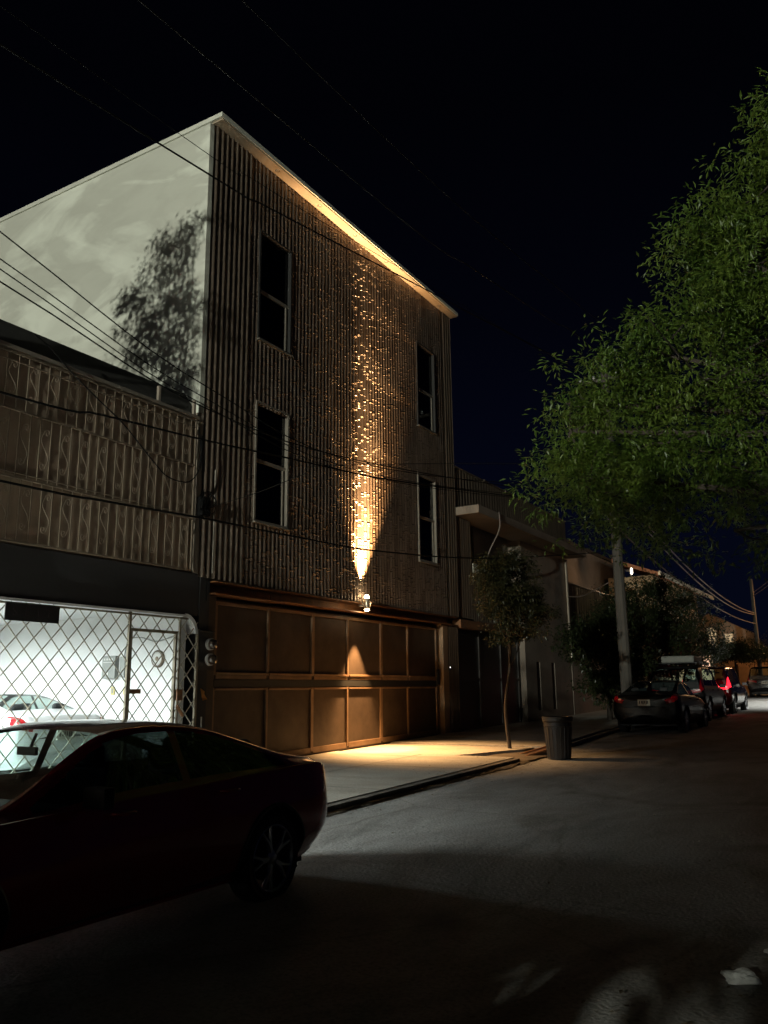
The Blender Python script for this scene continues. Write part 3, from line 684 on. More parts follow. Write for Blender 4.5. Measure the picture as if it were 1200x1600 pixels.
g = MB(); g.box(-20.2, -11.9, 34.6, 46.2, 8.105, 8.25); P(g, 'roof', M['parapet_dark'], cb)
# ================================================================ CARS
def interp(keys, y):
    if y <= keys[0][0]: return keys[0][1:]
    for a, b in zip(keys, keys[1:]):
        if y <= b[0]:
            i = keys.index(a); p = keys[max(i-1, 0)]; q = keys[min(i+2, len(keys)-1)]
            t = (y-a[0])/(b[0]-a[0]); out = []
            for k in range(1, len(a)):
                m0 = (b[k]-p[k])/(b[0]-p[0])*(b[0]-a[0]) if b[0] != p[0] else 0
                m1 = (q[k]-a[k])/(q[0]-a[0])*(b[0]-a[0]) if q[0] != a[0] else 0
                if (b[k]-a[k])*(a[k]-p[k]) <= 0: m0 = 0
                if (q[k]-b[k])*(b[k]-a[k]) <= 0: m1 = 0
                h = b[k]-a[k]; m0 = max(min(m0, 3*abs(h)), -3*abs(h)); m1 = max(min(m1, 3*abs(h)), -3*abs(h))
                out.append((2*t**3-3*t*t+1)*a[k]+(t**3-2*t*t+t)*m0+(3*t*t-2*t**3)*b[k]+(t**3-t*t)*m1)
            return out
    return keys[-1][1:]
# station keys: y, zb, wb, wm, zs, ws, zr, wr     (y from the rear, half widths)
SEDAN = dict(L=4.4, W=.90, axr=.86, axf=3.50, wr=.325, keys=[
 (0.00, .48, .20, .30, .80, .28, .86, .22), (.03, .38, .55, .72, .86, .68, .93, .54), (.08, .30, .68, .82, .93, .77, 1.0, .60), (.24, .24, .74, .88, .97, .80, 1.03, .62), (.55, .21, .78, .895, .97, .82, 1.09, .62),
 (.95, .20, .80, .90, .96, .82, 1.21, .61), (1.35, .20, .80, .90, .95, .83, 1.325, .58), (1.85, .20, .80, .90, .93, .83, 1.375, .58), (2.34, .20, .80, .90, .915, .83, 1.325, .60),
 (3.08, .20, .80, .90, .87, .80, .945, .66), (3.7, .21, .78, .88, .83, .74, .90, .60), (4.15, .24, .72, .84, .72, .66, .81, .52), (4.34, .30, .62, .76, .62, .56, .70, .42), (4.4, .40, .3, .4, .52, .38, .58, .3)],
 roof=(1.40, 2.32), rear=(.58, 1.40), cowl=3.07, side=(.60, 2.95), bp=1.75)
SUVK = dict(L=4.5, W=.92, axr=.85, axf=3.55, wr=.37, keys=[
 (0.00, .58, .2, .4, .9, .4, 1.0, .3), (.02, .50, .60, .80, .98, .80, 1.05, .70), (.05, .42, .74, .88, 1.05, .84, 1.25, .70), (.12, .36, .80, .92, 1.06, .86, 1.50, .68), (.35, .32, .82, .93, 1.06, .87, 1.70, .68),
 (1.0, .30, .84, .93, 1.05, .87, 1.76, .68), (2.0, .30, .84, .93, 1.04, .87, 1.77, .68), (2.75, .30, .84, .93, 1.03, .87, 1.70, .67), (3.35, .30, .84, .93, 1.02, .85, 1.14, .70),
 (3.9, .32, .82, .92, .98, .82, 1.06, .68), (4.35, .36, .76, .86, .88, .74, .96, .60), (4.5, .45, .62, .72, .75, .62, .82, .5)],
 roof=(.32, 2.78), rear=(.05, .26), cowl=3.32, side=(.35, 3.15), bp=1.9)
def prof(spec, y):
    zb, wb, wm, zs, ws, zr_, wr_ = interp(spec['keys'], y)
    cab = max(0, zr_-zs)
    pts = [(0, zb), (wb*.85, zb), (wb, zb+.05), (wm*.985, zb+.22), (wm, zb+(zs-zb)*.62), (ws+(wm-ws)*.35, zs-.02), (ws, zs+.005),
           (ws+(wr_-ws)*.5+.012, zs+(cab)*.48), (wr_+.035, zs+cab*.86), (wr_*.86, zr_-.014-.006*cab), (wr_*.45, zr_-.004), (0, zr_)]
    return pts
def car(name, spec, paint, loc, rz, label, glass=None, plate=None, group=None, tail_on=False, blackside=False, rims='spoke', interior=True, cat='car', sleek=True):
    root = empty(name, loc, rz, label, cat, group)
    L = spec['L']; ks = spec['keys']
    ny = 190; nv = 120
    ys = []
    for i in range(ny+1):
        t = i/ny; ys.append(L*(t if .1 < t < .9 else t)); 
    ys = sorted(set([0, .02, .05, .1, .16] + [L*i/ny for i in range(ny+1)] + [L-.02, L-.06, L-.1]))
    rows = []
    for y in ys:
        c = prof(spec, y); n = len(c)
        ring = []
        for j in range(nv+1):
            v = j/nv*(n-1); i = min(int(v), n-2); t = v-i
            a = c[max(i-1, 0)] if i > 0 else (-c[1][0], c[1][1]); b = c[i]; d = c[i+1]; e = c[i+2] if i+2 < n else (-c[n-2][0], c[n-2][1])
            q = [.5*(2*b[k]+(d[k]-a[k])*t+(2*a[k]-5*b[k]+4*d[k]-e[k])*t*t+(3*b[k]-a[k]-3*d[k]+e[k])*t**3) for k in (0, 1)]
            ring.append((max(0, q[0]), q[1], v))
        rows.append(ring)
    groups = {}
    V = []; 
    for y, ring in zip(ys, rows):
        for (x, z, v) in ring: V.append((x, y, z))
    N = nv+1
    rA, rB = spec['roof']; g0, g1 = spec['rear']
    def kind(y, v, x, z):
        for ax in (spec['axr'], spec['axf']):
            if v < 5.6 and x > spec['W']*.62 and math.hypot(y-ax, z-spec['wr']) < spec['wr']+.055: return None
        zb_, wb_, wm_, zs_, ws_, zr_, wr_ = interp(ks, y)
        cab = zr_-zs_
        if 6.25 < v < 8.05 and spec['side'][0] < y < spec['side'][1] and cab > .10:
            if z < zr_-.075 and not (abs(y-spec['bp']) < .04) and z > zs_+.02 and y > spec['side'][0]+(z-zs_)*.9: return 'side_window'
        if v > 8.5 and rB+.02 < y < spec['cowl']: return 'windscreen'
        if v > 8.5 and g0 < y < g1 and z > zs_: return 'rear_window'
        if y < (.36 if v > 5.9 else .22) and 4.7 < v < 7.0 and z > .6 and x > spec['W']*.54: return 'tail_light'
        if y > L-.4 and 4.9 < v < 7.2 and x > spec['W']*.5 and z > .5: return 'headlight'
        return 'body'
    for i in range(len(ys)-1):
        yc = (ys[i]+ys[i+1])/2
        for j in range(nv):
            vc = (rows[i][j][2]+rows[i][j+1][2])/2; x = (rows[i][j][0]+rows[i+1][j+1][0])/2; z = (rows[i][j][1]+rows[i+1][j+1][1])/2
            k = kind(yc, vc, x, z)
            if k: groups.setdefault(k, []).append((i*N+j, i*N+j+1, (i+1)*N+j+1, (i+1)*N+j))
    def emit_(fs, side, off=0, flip=False):
        g = MB(); mp = {}
        for f in fs:
            idx = []
            for q in f:
                if q not in mp:
                    mp[q] = len(g.v); x, y, z = V[q]; g.v.append((side*x*(1-off), y, z-off*.2))
                idx.append(mp[q])
            g.f.append(tuple(idx) if side < 0 else tuple(idx[::-1])); g.mi.append(0)
        return g
    def merge(a, b):
        n = len(a.v); a.v += b.v; a.f += [tuple(i+n for i in f) for f in b.f]; a.mi += b.mi; return a
    bd = merge(emit_(groups['body'], 1), emit_(groups['body'], -1))
    # end caps
    for i, fl in ((0, False), (len(ys)-1, True)):
        ring = [V[i*N+j] for j in range(N)]
        vs = ring+[(-x, y, z) for x, y, z in ring]
        fs = [(j, j+1, N+j+1, N+j) for j in range(nv)]
        if fl: fs = [f[::-1] for f in fs]
        bd.add(vs, fs)
    glass = glass or M['car_glass']
    b = bd.build('body', paint, root, smooth=True)
    wd = b.modifiers.new('weld', 'WELD'); wd.merge_threshold = .0008
    for nm, mt in (('windscreen', glass), ('rear_window', glass)):
        if nm in groups:
            merge(emit_(groups[nm], 1), emit_(groups[nm], -1)).build(nm, mt, root, smooth=True)
    for s in (1, -1):
        if 'side_window' in groups:
            emit_(groups['side_window'], s).build('side_window', M['car_glass_dark'] if blackside and s < 0 else M['car_glass_side'], root, smooth=True)
        emit_(groups['tail_light'], s).build('tail_light', M['tail_on'] if tail_on else M['tail'], root, smooth=True)
        if 'headlight' in groups: emit_(groups['headlight'], s).build('headlight', M['lampglass'], root, smooth=True)
    # underbody + interior block
    g = MB(); g.box(-spec['W']*.8, spec['W']*.8, .3, L-.3, .2, .27); g.box(-spec['W']*.62, spec['W']*.62, .15, L-.15, .27, .5)
    g.build('underbody', M['black'], root)
    if interior:
        zs = interp(ks, 2.4)[3]; c = spec['cowl']
        g = MB(); g.box(-.70, .70, c-.55, c-.05, zs-.22, zs-.02)
        g.build('dashboard', M['black'], root, bevel=.04)
        for sx, sy in ((.38, c-1.45), (-.38, c-1.45), (.38, c-2.3), (-.38, c-2.3)):
            g = MB(); g.box(sx-.24, sx+.24, sy-.05, sy+.45, .35, .55); g.box(sx-.23, sx+.23, sy-.12, sy+.02, .55, zs+.08); g.box(sx-.11, sx+.11, sy-.10, sy-.02, zs+.10, zs+.27)
            g.build('seat', M['seat'], root, bevel=.05)
        zt = interp(ks, rB)[5]
        g = MB(); g.box(-.10, .10, rB+.10, rB+.125, zt-.17, zt-.115); g.tube([(0, rB+.05, zt-.03), (0, rB+.1, zt-.14)], .012, 6)
        g.build('rear_view_mirror', M['black'], root, bevel=.015)
        g = MB(); w_ = .17; cx = .38 if True else 0
        pts = [(-cx+w_*cos(a*pi/8), c-.68+w_*sin(a*pi/8)*.35, zs-.05+w_*sin(a*pi/8)*.9) for a in range(17)]
        g.tube(pts, .014, 6); g.build('steering_wheel', M['black'], root, smooth=True)
    # door mirrors
    for s in (1, -1):
        zs = interp(ks, spec['cowl']-.35)[3]; g = MB()
        g.box(-.095, .095, -.05, .035, -.06, .06); g.box(-.15*s-.02, -.15*s+.10*s, -.015, .01, -.055, -.03)
        o = g.build('door_mirror', M['mirror_cap'] if blackside else paint, root, bevel=.03); o.location = (s*(spec['W']+.08), spec['cowl']-.42, zs+.07)
    for s in (1, -1):
        for yy in (spec['bp']-.35, spec['bp']+.62):
            g = MB(); hz = interp(ks, yy)[3]-.07; g.tube([(s*(spec['W']-.005), yy-.10, hz), (s*(spec['W']+.03), yy-.06, hz), (s*(spec['W']+.03), yy+.06, hz), (s*(spec['W']-.005), yy+.10, hz)], .012, 6)
            g.build('door_handle', paint, root, smooth=True)
    # wheel arches: dark lining and a rolled lip
    for s in (1, -1):
        for ax in (spec['axr'], spec['axf']):
            R_ = spec['wr']+.06; g = MB(); lip = []; cyl = []
            for k in range(29):
                a = R(-28)+R(236)*k/28; yy, zz = ax+cos(a)*R_, spec['wr']+sin(a)*R_
                if zz < .17: continue
                pr = prof(spec, yy); xx = spec['W']*.9
                for p, q in zip(pr[1:5], pr[2:6]):
                    if p[1] <= zz <= q[1]: xx = p[0]+(q[0]-p[0])*(zz-p[1])/(q[1]-p[1]+1e-6)
                lip.append((s*(xx+.002), yy, zz)); cyl.append((s*.5, yy, zz))
            g.tube(lip, .017, 6)
            n = len(lip); g.add(lip+cyl, [(i, i+1, n+i+1, n+i) for i in range(n-1)]+[tuple(n+i for i in range(n))])
            g.build('wheel_arch', M['black'], root, smooth='auto')
    # wheels
    wr_ = spec['wr']
    for s in (1, -1):
        for ax in (spec['axr'], spec['axf']):
            wroot = empty('wheel', (s*(spec['W']-.125), ax, wr_)); wroot.parent = root; wroot.rotation_euler = (0, R(90)*s, 0)
            g = MB(); r = wr_
            g.lathe([(r*.74, -.10), (r*.90, -.11), (r*.985, -.09), (r, -.05), (r, .05), (r*.985, .09), (r*.90, .11), (r*.74, .10)], n=36); g.build('tyre', M['rubber'], wroot, smooth='auto')
            g = MB(); g.lathe([(r*.75, -.09), (r*.70, -.08), (r*.70, .07), (r*.75, .1), (r*.72, .104), (r*.69, .09)], n=36)
            for k in range(5):
                a = 2*pi*k/5+.35
                for dd in (-.16, .16):
                    p0 = Vector((cos(a)*.05, sin(a)*.05, .075)); p1 = Vector((cos(a+dd*.5)*r*.38, sin(a+dd*.5)*r*.38, .088)); p2 = Vector((cos(a+dd*1.4)*r*.71, sin(a+dd*1.4)*r*.71, .085))
                    g.tube([p0, p1, p2], [.026, .017, .015], 6)
            g.lathe([(.062, .05), (.06, .085), (.03, .098), (.001, .10)], n=16)
            g.build('rim', M['rim'], wroot, smooth='auto')
            g = MB(); g.lathe([(.001, .0), (r*.5, .0), (r*.5, .02), (.001, .02)], n=28); g.build('brake_disc', M['black'], wroot)
    if plate:
        pz, ztxt = plate
        g = MB(); g.box(-.16, .16, -.012, .0, pz-.08, pz+.08)
        o = g.build('number_plate', M['plate'], root, bevel=.003)
        g = MB()
        for q in (-.11, -.055, -.02, .02, .065, .10): g.box(q-.012, q+.014, -.016, -.0125, pz-.035+.01*sin(q*90), pz+.045)
        g.build('plate_marks', M['black']).parent = o
    return root
M['car_glass'] = thin_glass('car_glass', (.78, .88, .85))
M['car_glass_side'] = thin_glass('lightly_tinted_car_glass', (.5, .58, .56))
M['car_glass_dark'] = thin_glass('shaded_car_glass', (.02, .025, .025))  # near-black tint stands in for the unlit cabin behind one side
M['red_paint'] = two_sided(mat('deep_red_metallic', (.32, .008, .014), .2, metal=.2, coat=1))
M['white_paint'] = two_sided(mat('white_car_paint', (.72, .74, .75), .25, coat=.6))
M['black_paint'] = two_sided(mat('black_car_paint', (.002, .002, .0025), .42, coat=.05, spec=.2))
M['dark_paint'] = two_sided(mat('dark_grey_car_paint', (.006, .0065, .008), .25, coat=.3))
M['maroon_paint'] = two_sided(mat('dark_maroon_paint', (.03, .004, .005), .25, coat=.7))
M['mirror_cap'] = mat('dark_mirror_cap', (.008, .003, .004), .6, spec=.2)
M['tail'] = mat('red_tail_lens', (.30, .004, .008), .12, coat=.5)
M['tail_on'] = mat('lit_red_tail_lens', (.35, .01, .01), .15, emit=(1, .015, .03), estr=3.0)
M['lampglass'] = mat('headlamp_lens', (.5, .5, .5), .08, coat=.5)
M['seat'] = mat('dark_seat_fabric', (.03, .033, .036), .85)
M['plate'] = mat('pale_number_plate', (.6, .58, .5), .5)

rc = car('red_car', SEDAN, M['red_paint'], (-5.05, 6.12, zr(4.3)+.0), R(180), 'dark red sedan parked at the kerb in front of the bright garage', blackside=True)
wc = car('white_car', SEDAN, M['white_paint'], (-11.0, 8.68, .30), R(90), 'white sedan parked nose-in inside the bright garage', plate=(.72, ''))
car('black_car', SEDAN, M['black_paint'], (-5.62, 22.5, zr(24)), 0, 'black sedan with pale number plate parked beyond the trash bin', plate=(.80, ''), blackside=True)
sv = car('black_suv', SUVK, M['black_paint'], (-5.98, 27.9, zr(30)), 0, 'black off-roader with loaded roof rack parked ahead of the black sedan', cat='suv')
g = MB()
for yy in (.6, 1.5, 2.4): g.box(-.66, .66, yy-.02, yy+.02, 1.84, 1.87)
for xx in (-.66, .66): g.box(xx-.02, xx+.02, .4, 2.6, 1.80, 1.84)
g.build('roof_rack', M['black'], sv)
ld = MB(); ld.box(-6.46, -5.41, 28.5, 29.9, zr(29)+1.875, zr(29)+2.10); ldo = tag(ld.build('roof_cargo', mat('grey_roof_load', (.2, .2, .18), .7), bevel=.05), 'pale grey cargo case on the off-roader roof rack', 'cargo box')
jp = car('red_lit_car', SUVK, M['maroon_paint'], (-5.95, 32.9, zr(34)), 0, 'dark maroon off-roader with glowing red tail lights ahead of the row', tail_on=True, cat='suv')
point('tail_glow', (.75, -.25, 1.05), 6, (1, .05, .06), .05, jp)
car('far_suv', SUVK, M['dark_paint'], (-6.1, 51.5, zr(52)), 0, 'boxy dark van-like car parked furthest down the street by the orange wall', cat='suv', plate=(.85, ''))

# ================================================================ STREET OBJECTS
tbx = empty('trash_bin', (-5.66, 15.9, zr(15.9)), R(12), 'dark ribbed plastic trash bin standing at the kerb by the small tree', 'trash bin')
M['bin'] = mat('dark_grey_plastic', (.035, .034, .033), .5, var=.3, vscale=6)
g = MB(); g.lathe([(.001, .02), (.205, .02), (.21, .0), (.225, .05), (.262, .62), (.275, .63), (.268, .70), (.295, .72), (.30, .80), (.285, .81), (.27, .79), (.255, .62), (.22, .08), (.001, .05)], n=40)
g.build('bin_body', M['bin'], tbx, smooth='auto')
g = MB()
for k in range(20):
    a = 2*pi*k/20; g.tube([(.226*cos(a), .226*sin(a), .05), (.266*cos(a), .266*sin(a), .61)], .007, 4)
g.build('bin_ribs', M['bin'], tbx)
bo = empty('broken_board', (-6.35, 16.35, zr(16)+.02), R(-50), 'broken brown board lying propped in the dirt beside the bin', 'board')
g = MB(); mt = Matrix.Rotation(R(14), 4, 'X'); g.box(-.22, .22, -.5, .5, .02, .05, mat=mt); g.box(-.20, .20, -.3, .45, .0, .02, mat=Matrix.Rotation(R(4), 4, 'X')); g.build('plank', mat('wet_brown_board', (.10, .05, .03), .45, var=.5, vscale=5), bo, bevel=.006)
g = MB(); g.box(-.24, -.18, -.52, .52, .05, .08, mat=mt); g.box(.18, .24, -.52, .52, .05, .08, mat=mt); g.build('batten', M['steel_rust'], bo, bevel=.006)
def rock(loc, sx, sy, sz, m, name, label, cat, seed=0, group=None):
    bm = bmesh.new(); bmesh.ops.create_icosphere(bm, subdivisions=3, radius=1)
    for v in bm.verts:
        n = noise.noise(v.co*1.3+Vector((seed, 0, 0)))*.45+noise.noise(v.co*3+Vector((0, seed, 0)))*.2
        v.co = v.co*(1+n); v.co.z = max(v.co.z, -.35); v.co = Vector((v.co.x*sx, v.co.y*sy, v.co.z*sz))
    me = bpy.data.meshes.new(name); bm.to_mesh(me); bm.free(); me.materials.append(m)
    o = bpy.data.objects.new(name, me); COL.objects.link(o); o.location = loc; return tag(o, label, cat, group)
M['rock'] = mat('pale_limestone', (.80, .79, .74), .9, var=.3, vscale=8, bump=.5, bscale=20)
o = rock((-.86, 5.05, zr(5)+.045), .095, .055, .045, M['rock'], 'stone', 'pale flat pointed stone lying on the road at the lower right', 'stone', 3); o.rotation_euler.z = R(25)
o = rock((-.70, 5.62, zr(5.5)+.045), .10, .06, .04, M['rock'], 'stone', 'pale stone cut by the right picture edge, behind the flat one', 'stone', 8); o.rotation_euler.z = R(20)
# pebbles and dead leaves on the road : loose litter nobody could count
g = MB(); random.seed(11)
for k in range(520):
    if k < 90: x, y = random.gauss(-6.2, .45), random.uniform(12, 18)
    elif k > 300: x, y = -6.0+abs(random.gauss(0, .22)), random.uniform(5, 16)
    elif k < 150: x, y = random.gauss(-1.2, .5), random.gauss(4.4, .5)
    else: x, y = random.uniform(-6, 1.5), random.uniform(3, 20)
    z = zr(y)+.045+(.06 if x < -6.1 else 0); a = random.uniform(0, 6.28); l = random.uniform(.008, .028)
    p = Vector((x, y, z)); d = Vector((cos(a), sin(a), 0))*l; q = Vector((-sin(a), cos(a), 0))*l*.45
    g.add([p-d, p+q+Vector((0, 0, .008)), p+d+Vector((0, 0, .006)), p-q+Vector((0, 0, .003))], [(0, 3, 2, 1), (0, 1, 2, 3)])
tag(g.build('leaf_litter', mat('brown_litter', (.13, .10, .06), .9)), 'dry leaves and grit scattered over road and kerb', 'litter', kind='stuff')
# ---- poles
def upole(x, y, h, r0, r1, label, arms=True):
    t = empty('utility_pole', (x, y, zr(y)+.08), 0, label, 'utility pole')
    g = MB(); g.tube([(0, 0, -.1), (0, 0, h*.5), (0, 0, h)], [r0, (r0+r1)/2, r1], 10); g.build('shaft', M['pole'], t, smooth='auto')
    if arms:
        g = MB(); g.box(-.9, .9, -.05, .05, h-.55, h-.43); g.build('crossarm', M['pole'], t, bevel=.01)
        for q in (-.8, -.35, .35, .8):
            k = MB(); k.lathe([(.001, 0), (.05, .0), (.03, .04), (.06, .07), (.03, .1), (.05, .13), (.001, .16)], (q, 0, h-.43), 10); k.build('insulator', M['box_lt'], t, smooth=True)
    return t
upole(-6.68, 24.9, 11.2, .18, .12, 'weathered concrete utility pole behind the black sedan')
upole(-7.15, 59, 7.4, .16, .10, 'slim far utility pole at the right edge with sagging wires', arms=False)
# ---- wires
WR = []
def wire(name, pts, r, label, m=None, n=6):
    g = MB(); g.tube(cat_spline(pts, n), r, 5); return tag(g.build(name, m or M['wire'], smooth=True), label, 'wire')
wire('overhead_wire', [(-6.6, -4, 7.4), (-6.6, 2, 7.6), (-6.6, 7.04, 8.04), (-6.6, 7.77, 8.15), (-6.6, 9.52, 8.45), (-6.6, 12.63, 8.98), (-6.6, 14.71, 9.32), (-6.6, 20.52, 10.31), (-6.6, 24.3, 10.75)], .012, 'thick wire crossing the top of the white flank and the ribbed facade')
wire('overhead_wire', [(-6.8, -4, 8.0), (-6.8, 6.5, 8.46), (-6.8, 7.75, 8.62), (-6.8, 10.56, 8.99), (-6.9, 24.3, 11.0)], .005, 'thin wire just above the thick one near the roof corner')
wire('overhead_wire', [(-4.5, -4, 7.5), (-4.5, 7.43, 8.21), (-4.5, 11.66, 8.68), (-4.5, 13.18, 8.91), (-4.5, 16.35, 9.37), (-4.5, 19.04, 9.9), (-4.9, 26, 11)], .006, 'upper wire across the night sky right of the tall building', M['wire_mid'])
wire('overhead_wire', [(-4.5, -4, 6.6), (-4.5, 7.56, 7.29), (-4.5, 10.09, 7.63), (-4.5, 13.4, 8.15), (-4.5, 15.3, 8.49), (-5.2, 24, 10)], .007, 'lower wire across the night sky right of the tall building', M['wire_mid'])
for nm, pts, r in (('highest', [(-7.2, -1, 7.7), (-7.2, 4.47, 6.23), (-7.2, 7.59, 5.53), (-7.2, 12, 5.45), (-7.2, 24.3, 7.6)], .008),
                   ('second', [(-7.2, -1, 7.1), (-7.2, 4.5, 5.94), (-7.2, 7.54, 5.37), (-7.2, 12, 5.3), (-7.2, 24.3, 7.2)], .007),
                   ('third', [(-7.25, -1, 7.0), (-7.25, 4.5, 5.87), (-7.25, 7.54, 5.30), (-7.25, 12, 5.25), (-7.25, 24.3, 7.1)], .007),
                   ('lowest', [(-7.2, -1, 6.5), (-7.2, 4.52, 5.70), (-7.2, 7.55, 5.24), (-7.2, 12, 5.5), (-7.2, 24.3, 7.3)], .009)):
    wire('overhead_wire', pts, r, nm+' of the four wires sloping across the lower white flank')
wire('overhead_wire', [(-7.2, -4, 4.3), (-7.2, 4.43, 4.55), (-7.2, 5.88, 4.68), (-7.2, 7.63, 4.82), (-7.2, 9.4, 5.0), (-7.2, 11.99, 5.26), (-7.2, 16.4, 5.89), (-7.0, 24.3, 7.0)], .014, 'heavy wire crossing the middle of the balcony grille')
wire('overhead_wire', [(-7.2, -4, 3.6), (-7.2, 4.51, 3.67), (-7.2, 5.95, 3.71), (-7.2, 7.68, 3.79), (-7.2, 9.43, 3.84), (-7.2, 11.96, 3.96), (-7.2, 16.62, 4.45), (-7.0, 24.3, 5.6)], .014, 'heavy wire crossing the lower balcony grille')
wire('service_cable', [(-10.05, 6.9, 6.75), (-10.0, 7.17, 6.6), (-10.0, 7.53, 6.37), (-10.0, 8.02, 6.11), (-10.0, 8.55, 5.85), (-10.0, 8.89, 5.62), (-10.0, 9.26, 5.36), (-10.0, 9.58, 5.18), (-10.0, 10.0, 5.17), (-10.0, 10.24, 5.34), (-10.0, 10.34, 5.61), (-10.0, 10.36, 6.1)], .012, 'looping black cable sagging in front of the balcony grille')
wire('service_cable', [(-10.0, 10.75, 4.9), (-9.6, 11.5, 5.25), (-9.2, 12.3, 5.7), (-8.9, 13.0, 6.0), (-7.2, 20, 7.4), (-6.8, 24.3, 8.2)], .008, 'thin cable rising from the junction box past the lower left window', M['wire_mid'])
wire('service_cable', [(-10.1, 30.2, 5.0), (-8.8, 28, 4.75), (-6.9, 24.5, 4.7)], .014, 'pale cable from the drainpipe corner to the concrete pole', M['wire_pale'])
for k, (a, b, lab) in enumerate(((8.0, 5.6, 'upper'), (7.8, 5.5, 'middle'), (6.6, 4.9, 'lowest'))):
    sag = (1.5, 1.7, 1.1)[k]
    pts = [(-6.75+(-.4)*t, 24.4+34.6*t, a+(b-a)*t+zr(24+35*t)*.0-sag*4*t*(1-t)*.55+.7*t) for t in [i/12 for i in range(13)]]
    wire('sagging_wire', pts, .028, lab+' sagging wire between the concrete pole and the far pole', M['wire_pale'])
for k, lab in enumerate(('upper', 'lower')):
    wire('cross_wire', [(-7.15, 59, 7.6-.2*k), (-2, 45, 8.3-.3*k), (6, 34, 9-.2*k)], .02, lab+' thin wire crossing the street near the far pole', M['wire_pale'])

# ================================================================ TREES
def leaf_mat(name, c1, c2, tr=.35):
    m = bpy.data.materials.new(name); m.use_nodes = True; t = m.node_tree; t.nodes.clear()
    oi = t.nodes.new('ShaderNodeTexCoord'); n = t.nodes.new('ShaderNodeTexNoise'); n.inputs['Scale'].default_value = 1.7; n.inputs['Detail'].default_value = 3
    t.links.new(oi.outputs['Object'], n.inputs['Vector'])
    r = t.nodes.new('ShaderNodeValToRGB'); r.color_ramp.elements[0].position = .35; r.color_ramp.elements[1].position = .65
    r.color_ramp.elements[0].color = (*c1, 1); r.color_ramp.elements[1].color = (*c2, 1); t.links.new(n.outputs['Fac'], r.inputs[0])
    p = t.nodes.new('ShaderNodeBsdfPrincipled'); p.inputs['Roughness'].default_value = .4; t.links.new(r.outputs[0], p.inputs['Base Color'])
    d = t.nodes.new('ShaderNodeBsdfTranslucent'); t.links.new(r.outputs[0], d.inputs[0])
    x = t.nodes.new('ShaderNodeMixShader'); x.inputs[0].default_value = tr; o = t.nodes.new('ShaderNodeOutputMaterial')
    t.links.new(p.outputs[0], x.inputs[1]); t.links.new(d.outputs[0], x.inputs[2]); t.links.new(x.outputs[0], o.inputs[0]); return m
M['leaf_big'] = leaf_mat('ash_leaves', (.06, .11, .016), (.13, .185, .030), .45)
M['leaf_dark'] = leaf_mat('dark_leaves', (.018, .028, .010), (.04, .05, .018), .2)
M['leaf_small'] = leaf_mat('street_tree_leaves', (.018, .02, .008), (.04, .038, .014), .3)
def leaves(g, c, n, spread, ll, lw, rnd, droop=.3):
    for _ in range(n):
        a = rnd.uniform(0, 2*pi); e = rnd.uniform(-.9, .9)
        d = Vector((cos(a)*cos(e), sin(a)*cos(e), sin(e)-droop)).normalized()
        p = c + d*rnd.uniform(.15, 1)*spread
        a2 = rnd.uniform(0, 2*pi); d2 = (d*1.0+Vector((cos(a2), sin(a2), rnd.uniform(-.6, .5)))*.7).normalized()
        s = d2.cross(Vector((rnd.uniform(-.4, .4), rnd.uniform(-.4, .4), 1))).normalized(); nrm = s.cross(d2)
        L_ = ll*rnd.uniform(.6, 1.25); W_ = lw*rnd.uniform(.7, 1.2)
        b = len(g.v)
        g.v += [tuple(p), tuple(p+d2*L_*.45+s*W_*.5+nrm*W_*.15), tuple(p+d2*L_-nrm*L_*.12), tuple(p+d2*L_*.45-s*W_*.5+nrm*W_*.15)]
        g.f.append((b, b+1, b+2, b+3)); g.mi.append(0)
def tree(name, base, trunk_pts, tr, blobs, ncl, nleaf, spread, ll, lw, leafm, label, seed, group=None, limb=True, gap=.0, shell=.35):
    rnd = random.Random(seed); root = empty(name, base, 0, label, 'tree', group)
    g = MB(); tp = cat_spline(trunk_pts, 5); n = len(tp)
    g.tube(tp, [tr*(1-.55*i/(n-1)) for i in range(n)], 9)
    top = tp[-1]; lv = MB(); tot = sum((b[3]*b[4]*b[5])**(2/3) for b in blobs)
    for b in blobs:
        bc = Vector(b[:3]); k = max(3, int(ncl*(b[3]*b[4]*b[5])**(2/3)/tot))
        if limb:
            st = tp[rnd.randint(int(n*.6), n-1)]; mid = (st+bc)/2+Vector((rnd.uniform(-.2, .2), rnd.uniform(-.2, .2), -.1*b[5]))
            lp = cat_spline([st, mid, bc], 5); g.tube(lp, [tr*.38*(1-.75*i/(len(lp)-1)) for i in range(len(lp))], 6)
        for q in range(k):
            a = rnd.uniform(0, 2*pi); zz = rnd.uniform(-1, 1); rr = math.sqrt(1-zz*zz); rad = rnd.uniform(shell, 1.08)
            o = Vector((cos(a)*rr*b[3], sin(a)*rr*b[4], zz*b[5]))*rad
            c = bc+o
            if noise.noise(c*1.35+Vector((seed, 0, 0))) < gap-.28: continue
            if rnd.random() < .12: c = bc+o*1.16
            if limb and rnd.random() < .05:
                g.tube([bc, bc+o*.5+Vector((0, 0, -.05)), c], [tr*.09, tr*.06, tr*.03], 4, caps=False)
            leaves(lv, c, nleaf, spread, ll, lw, rnd)
    g.build('trunk', M['bark'], root, smooth='auto'); lv.build('crown', leafm, root)
    return root
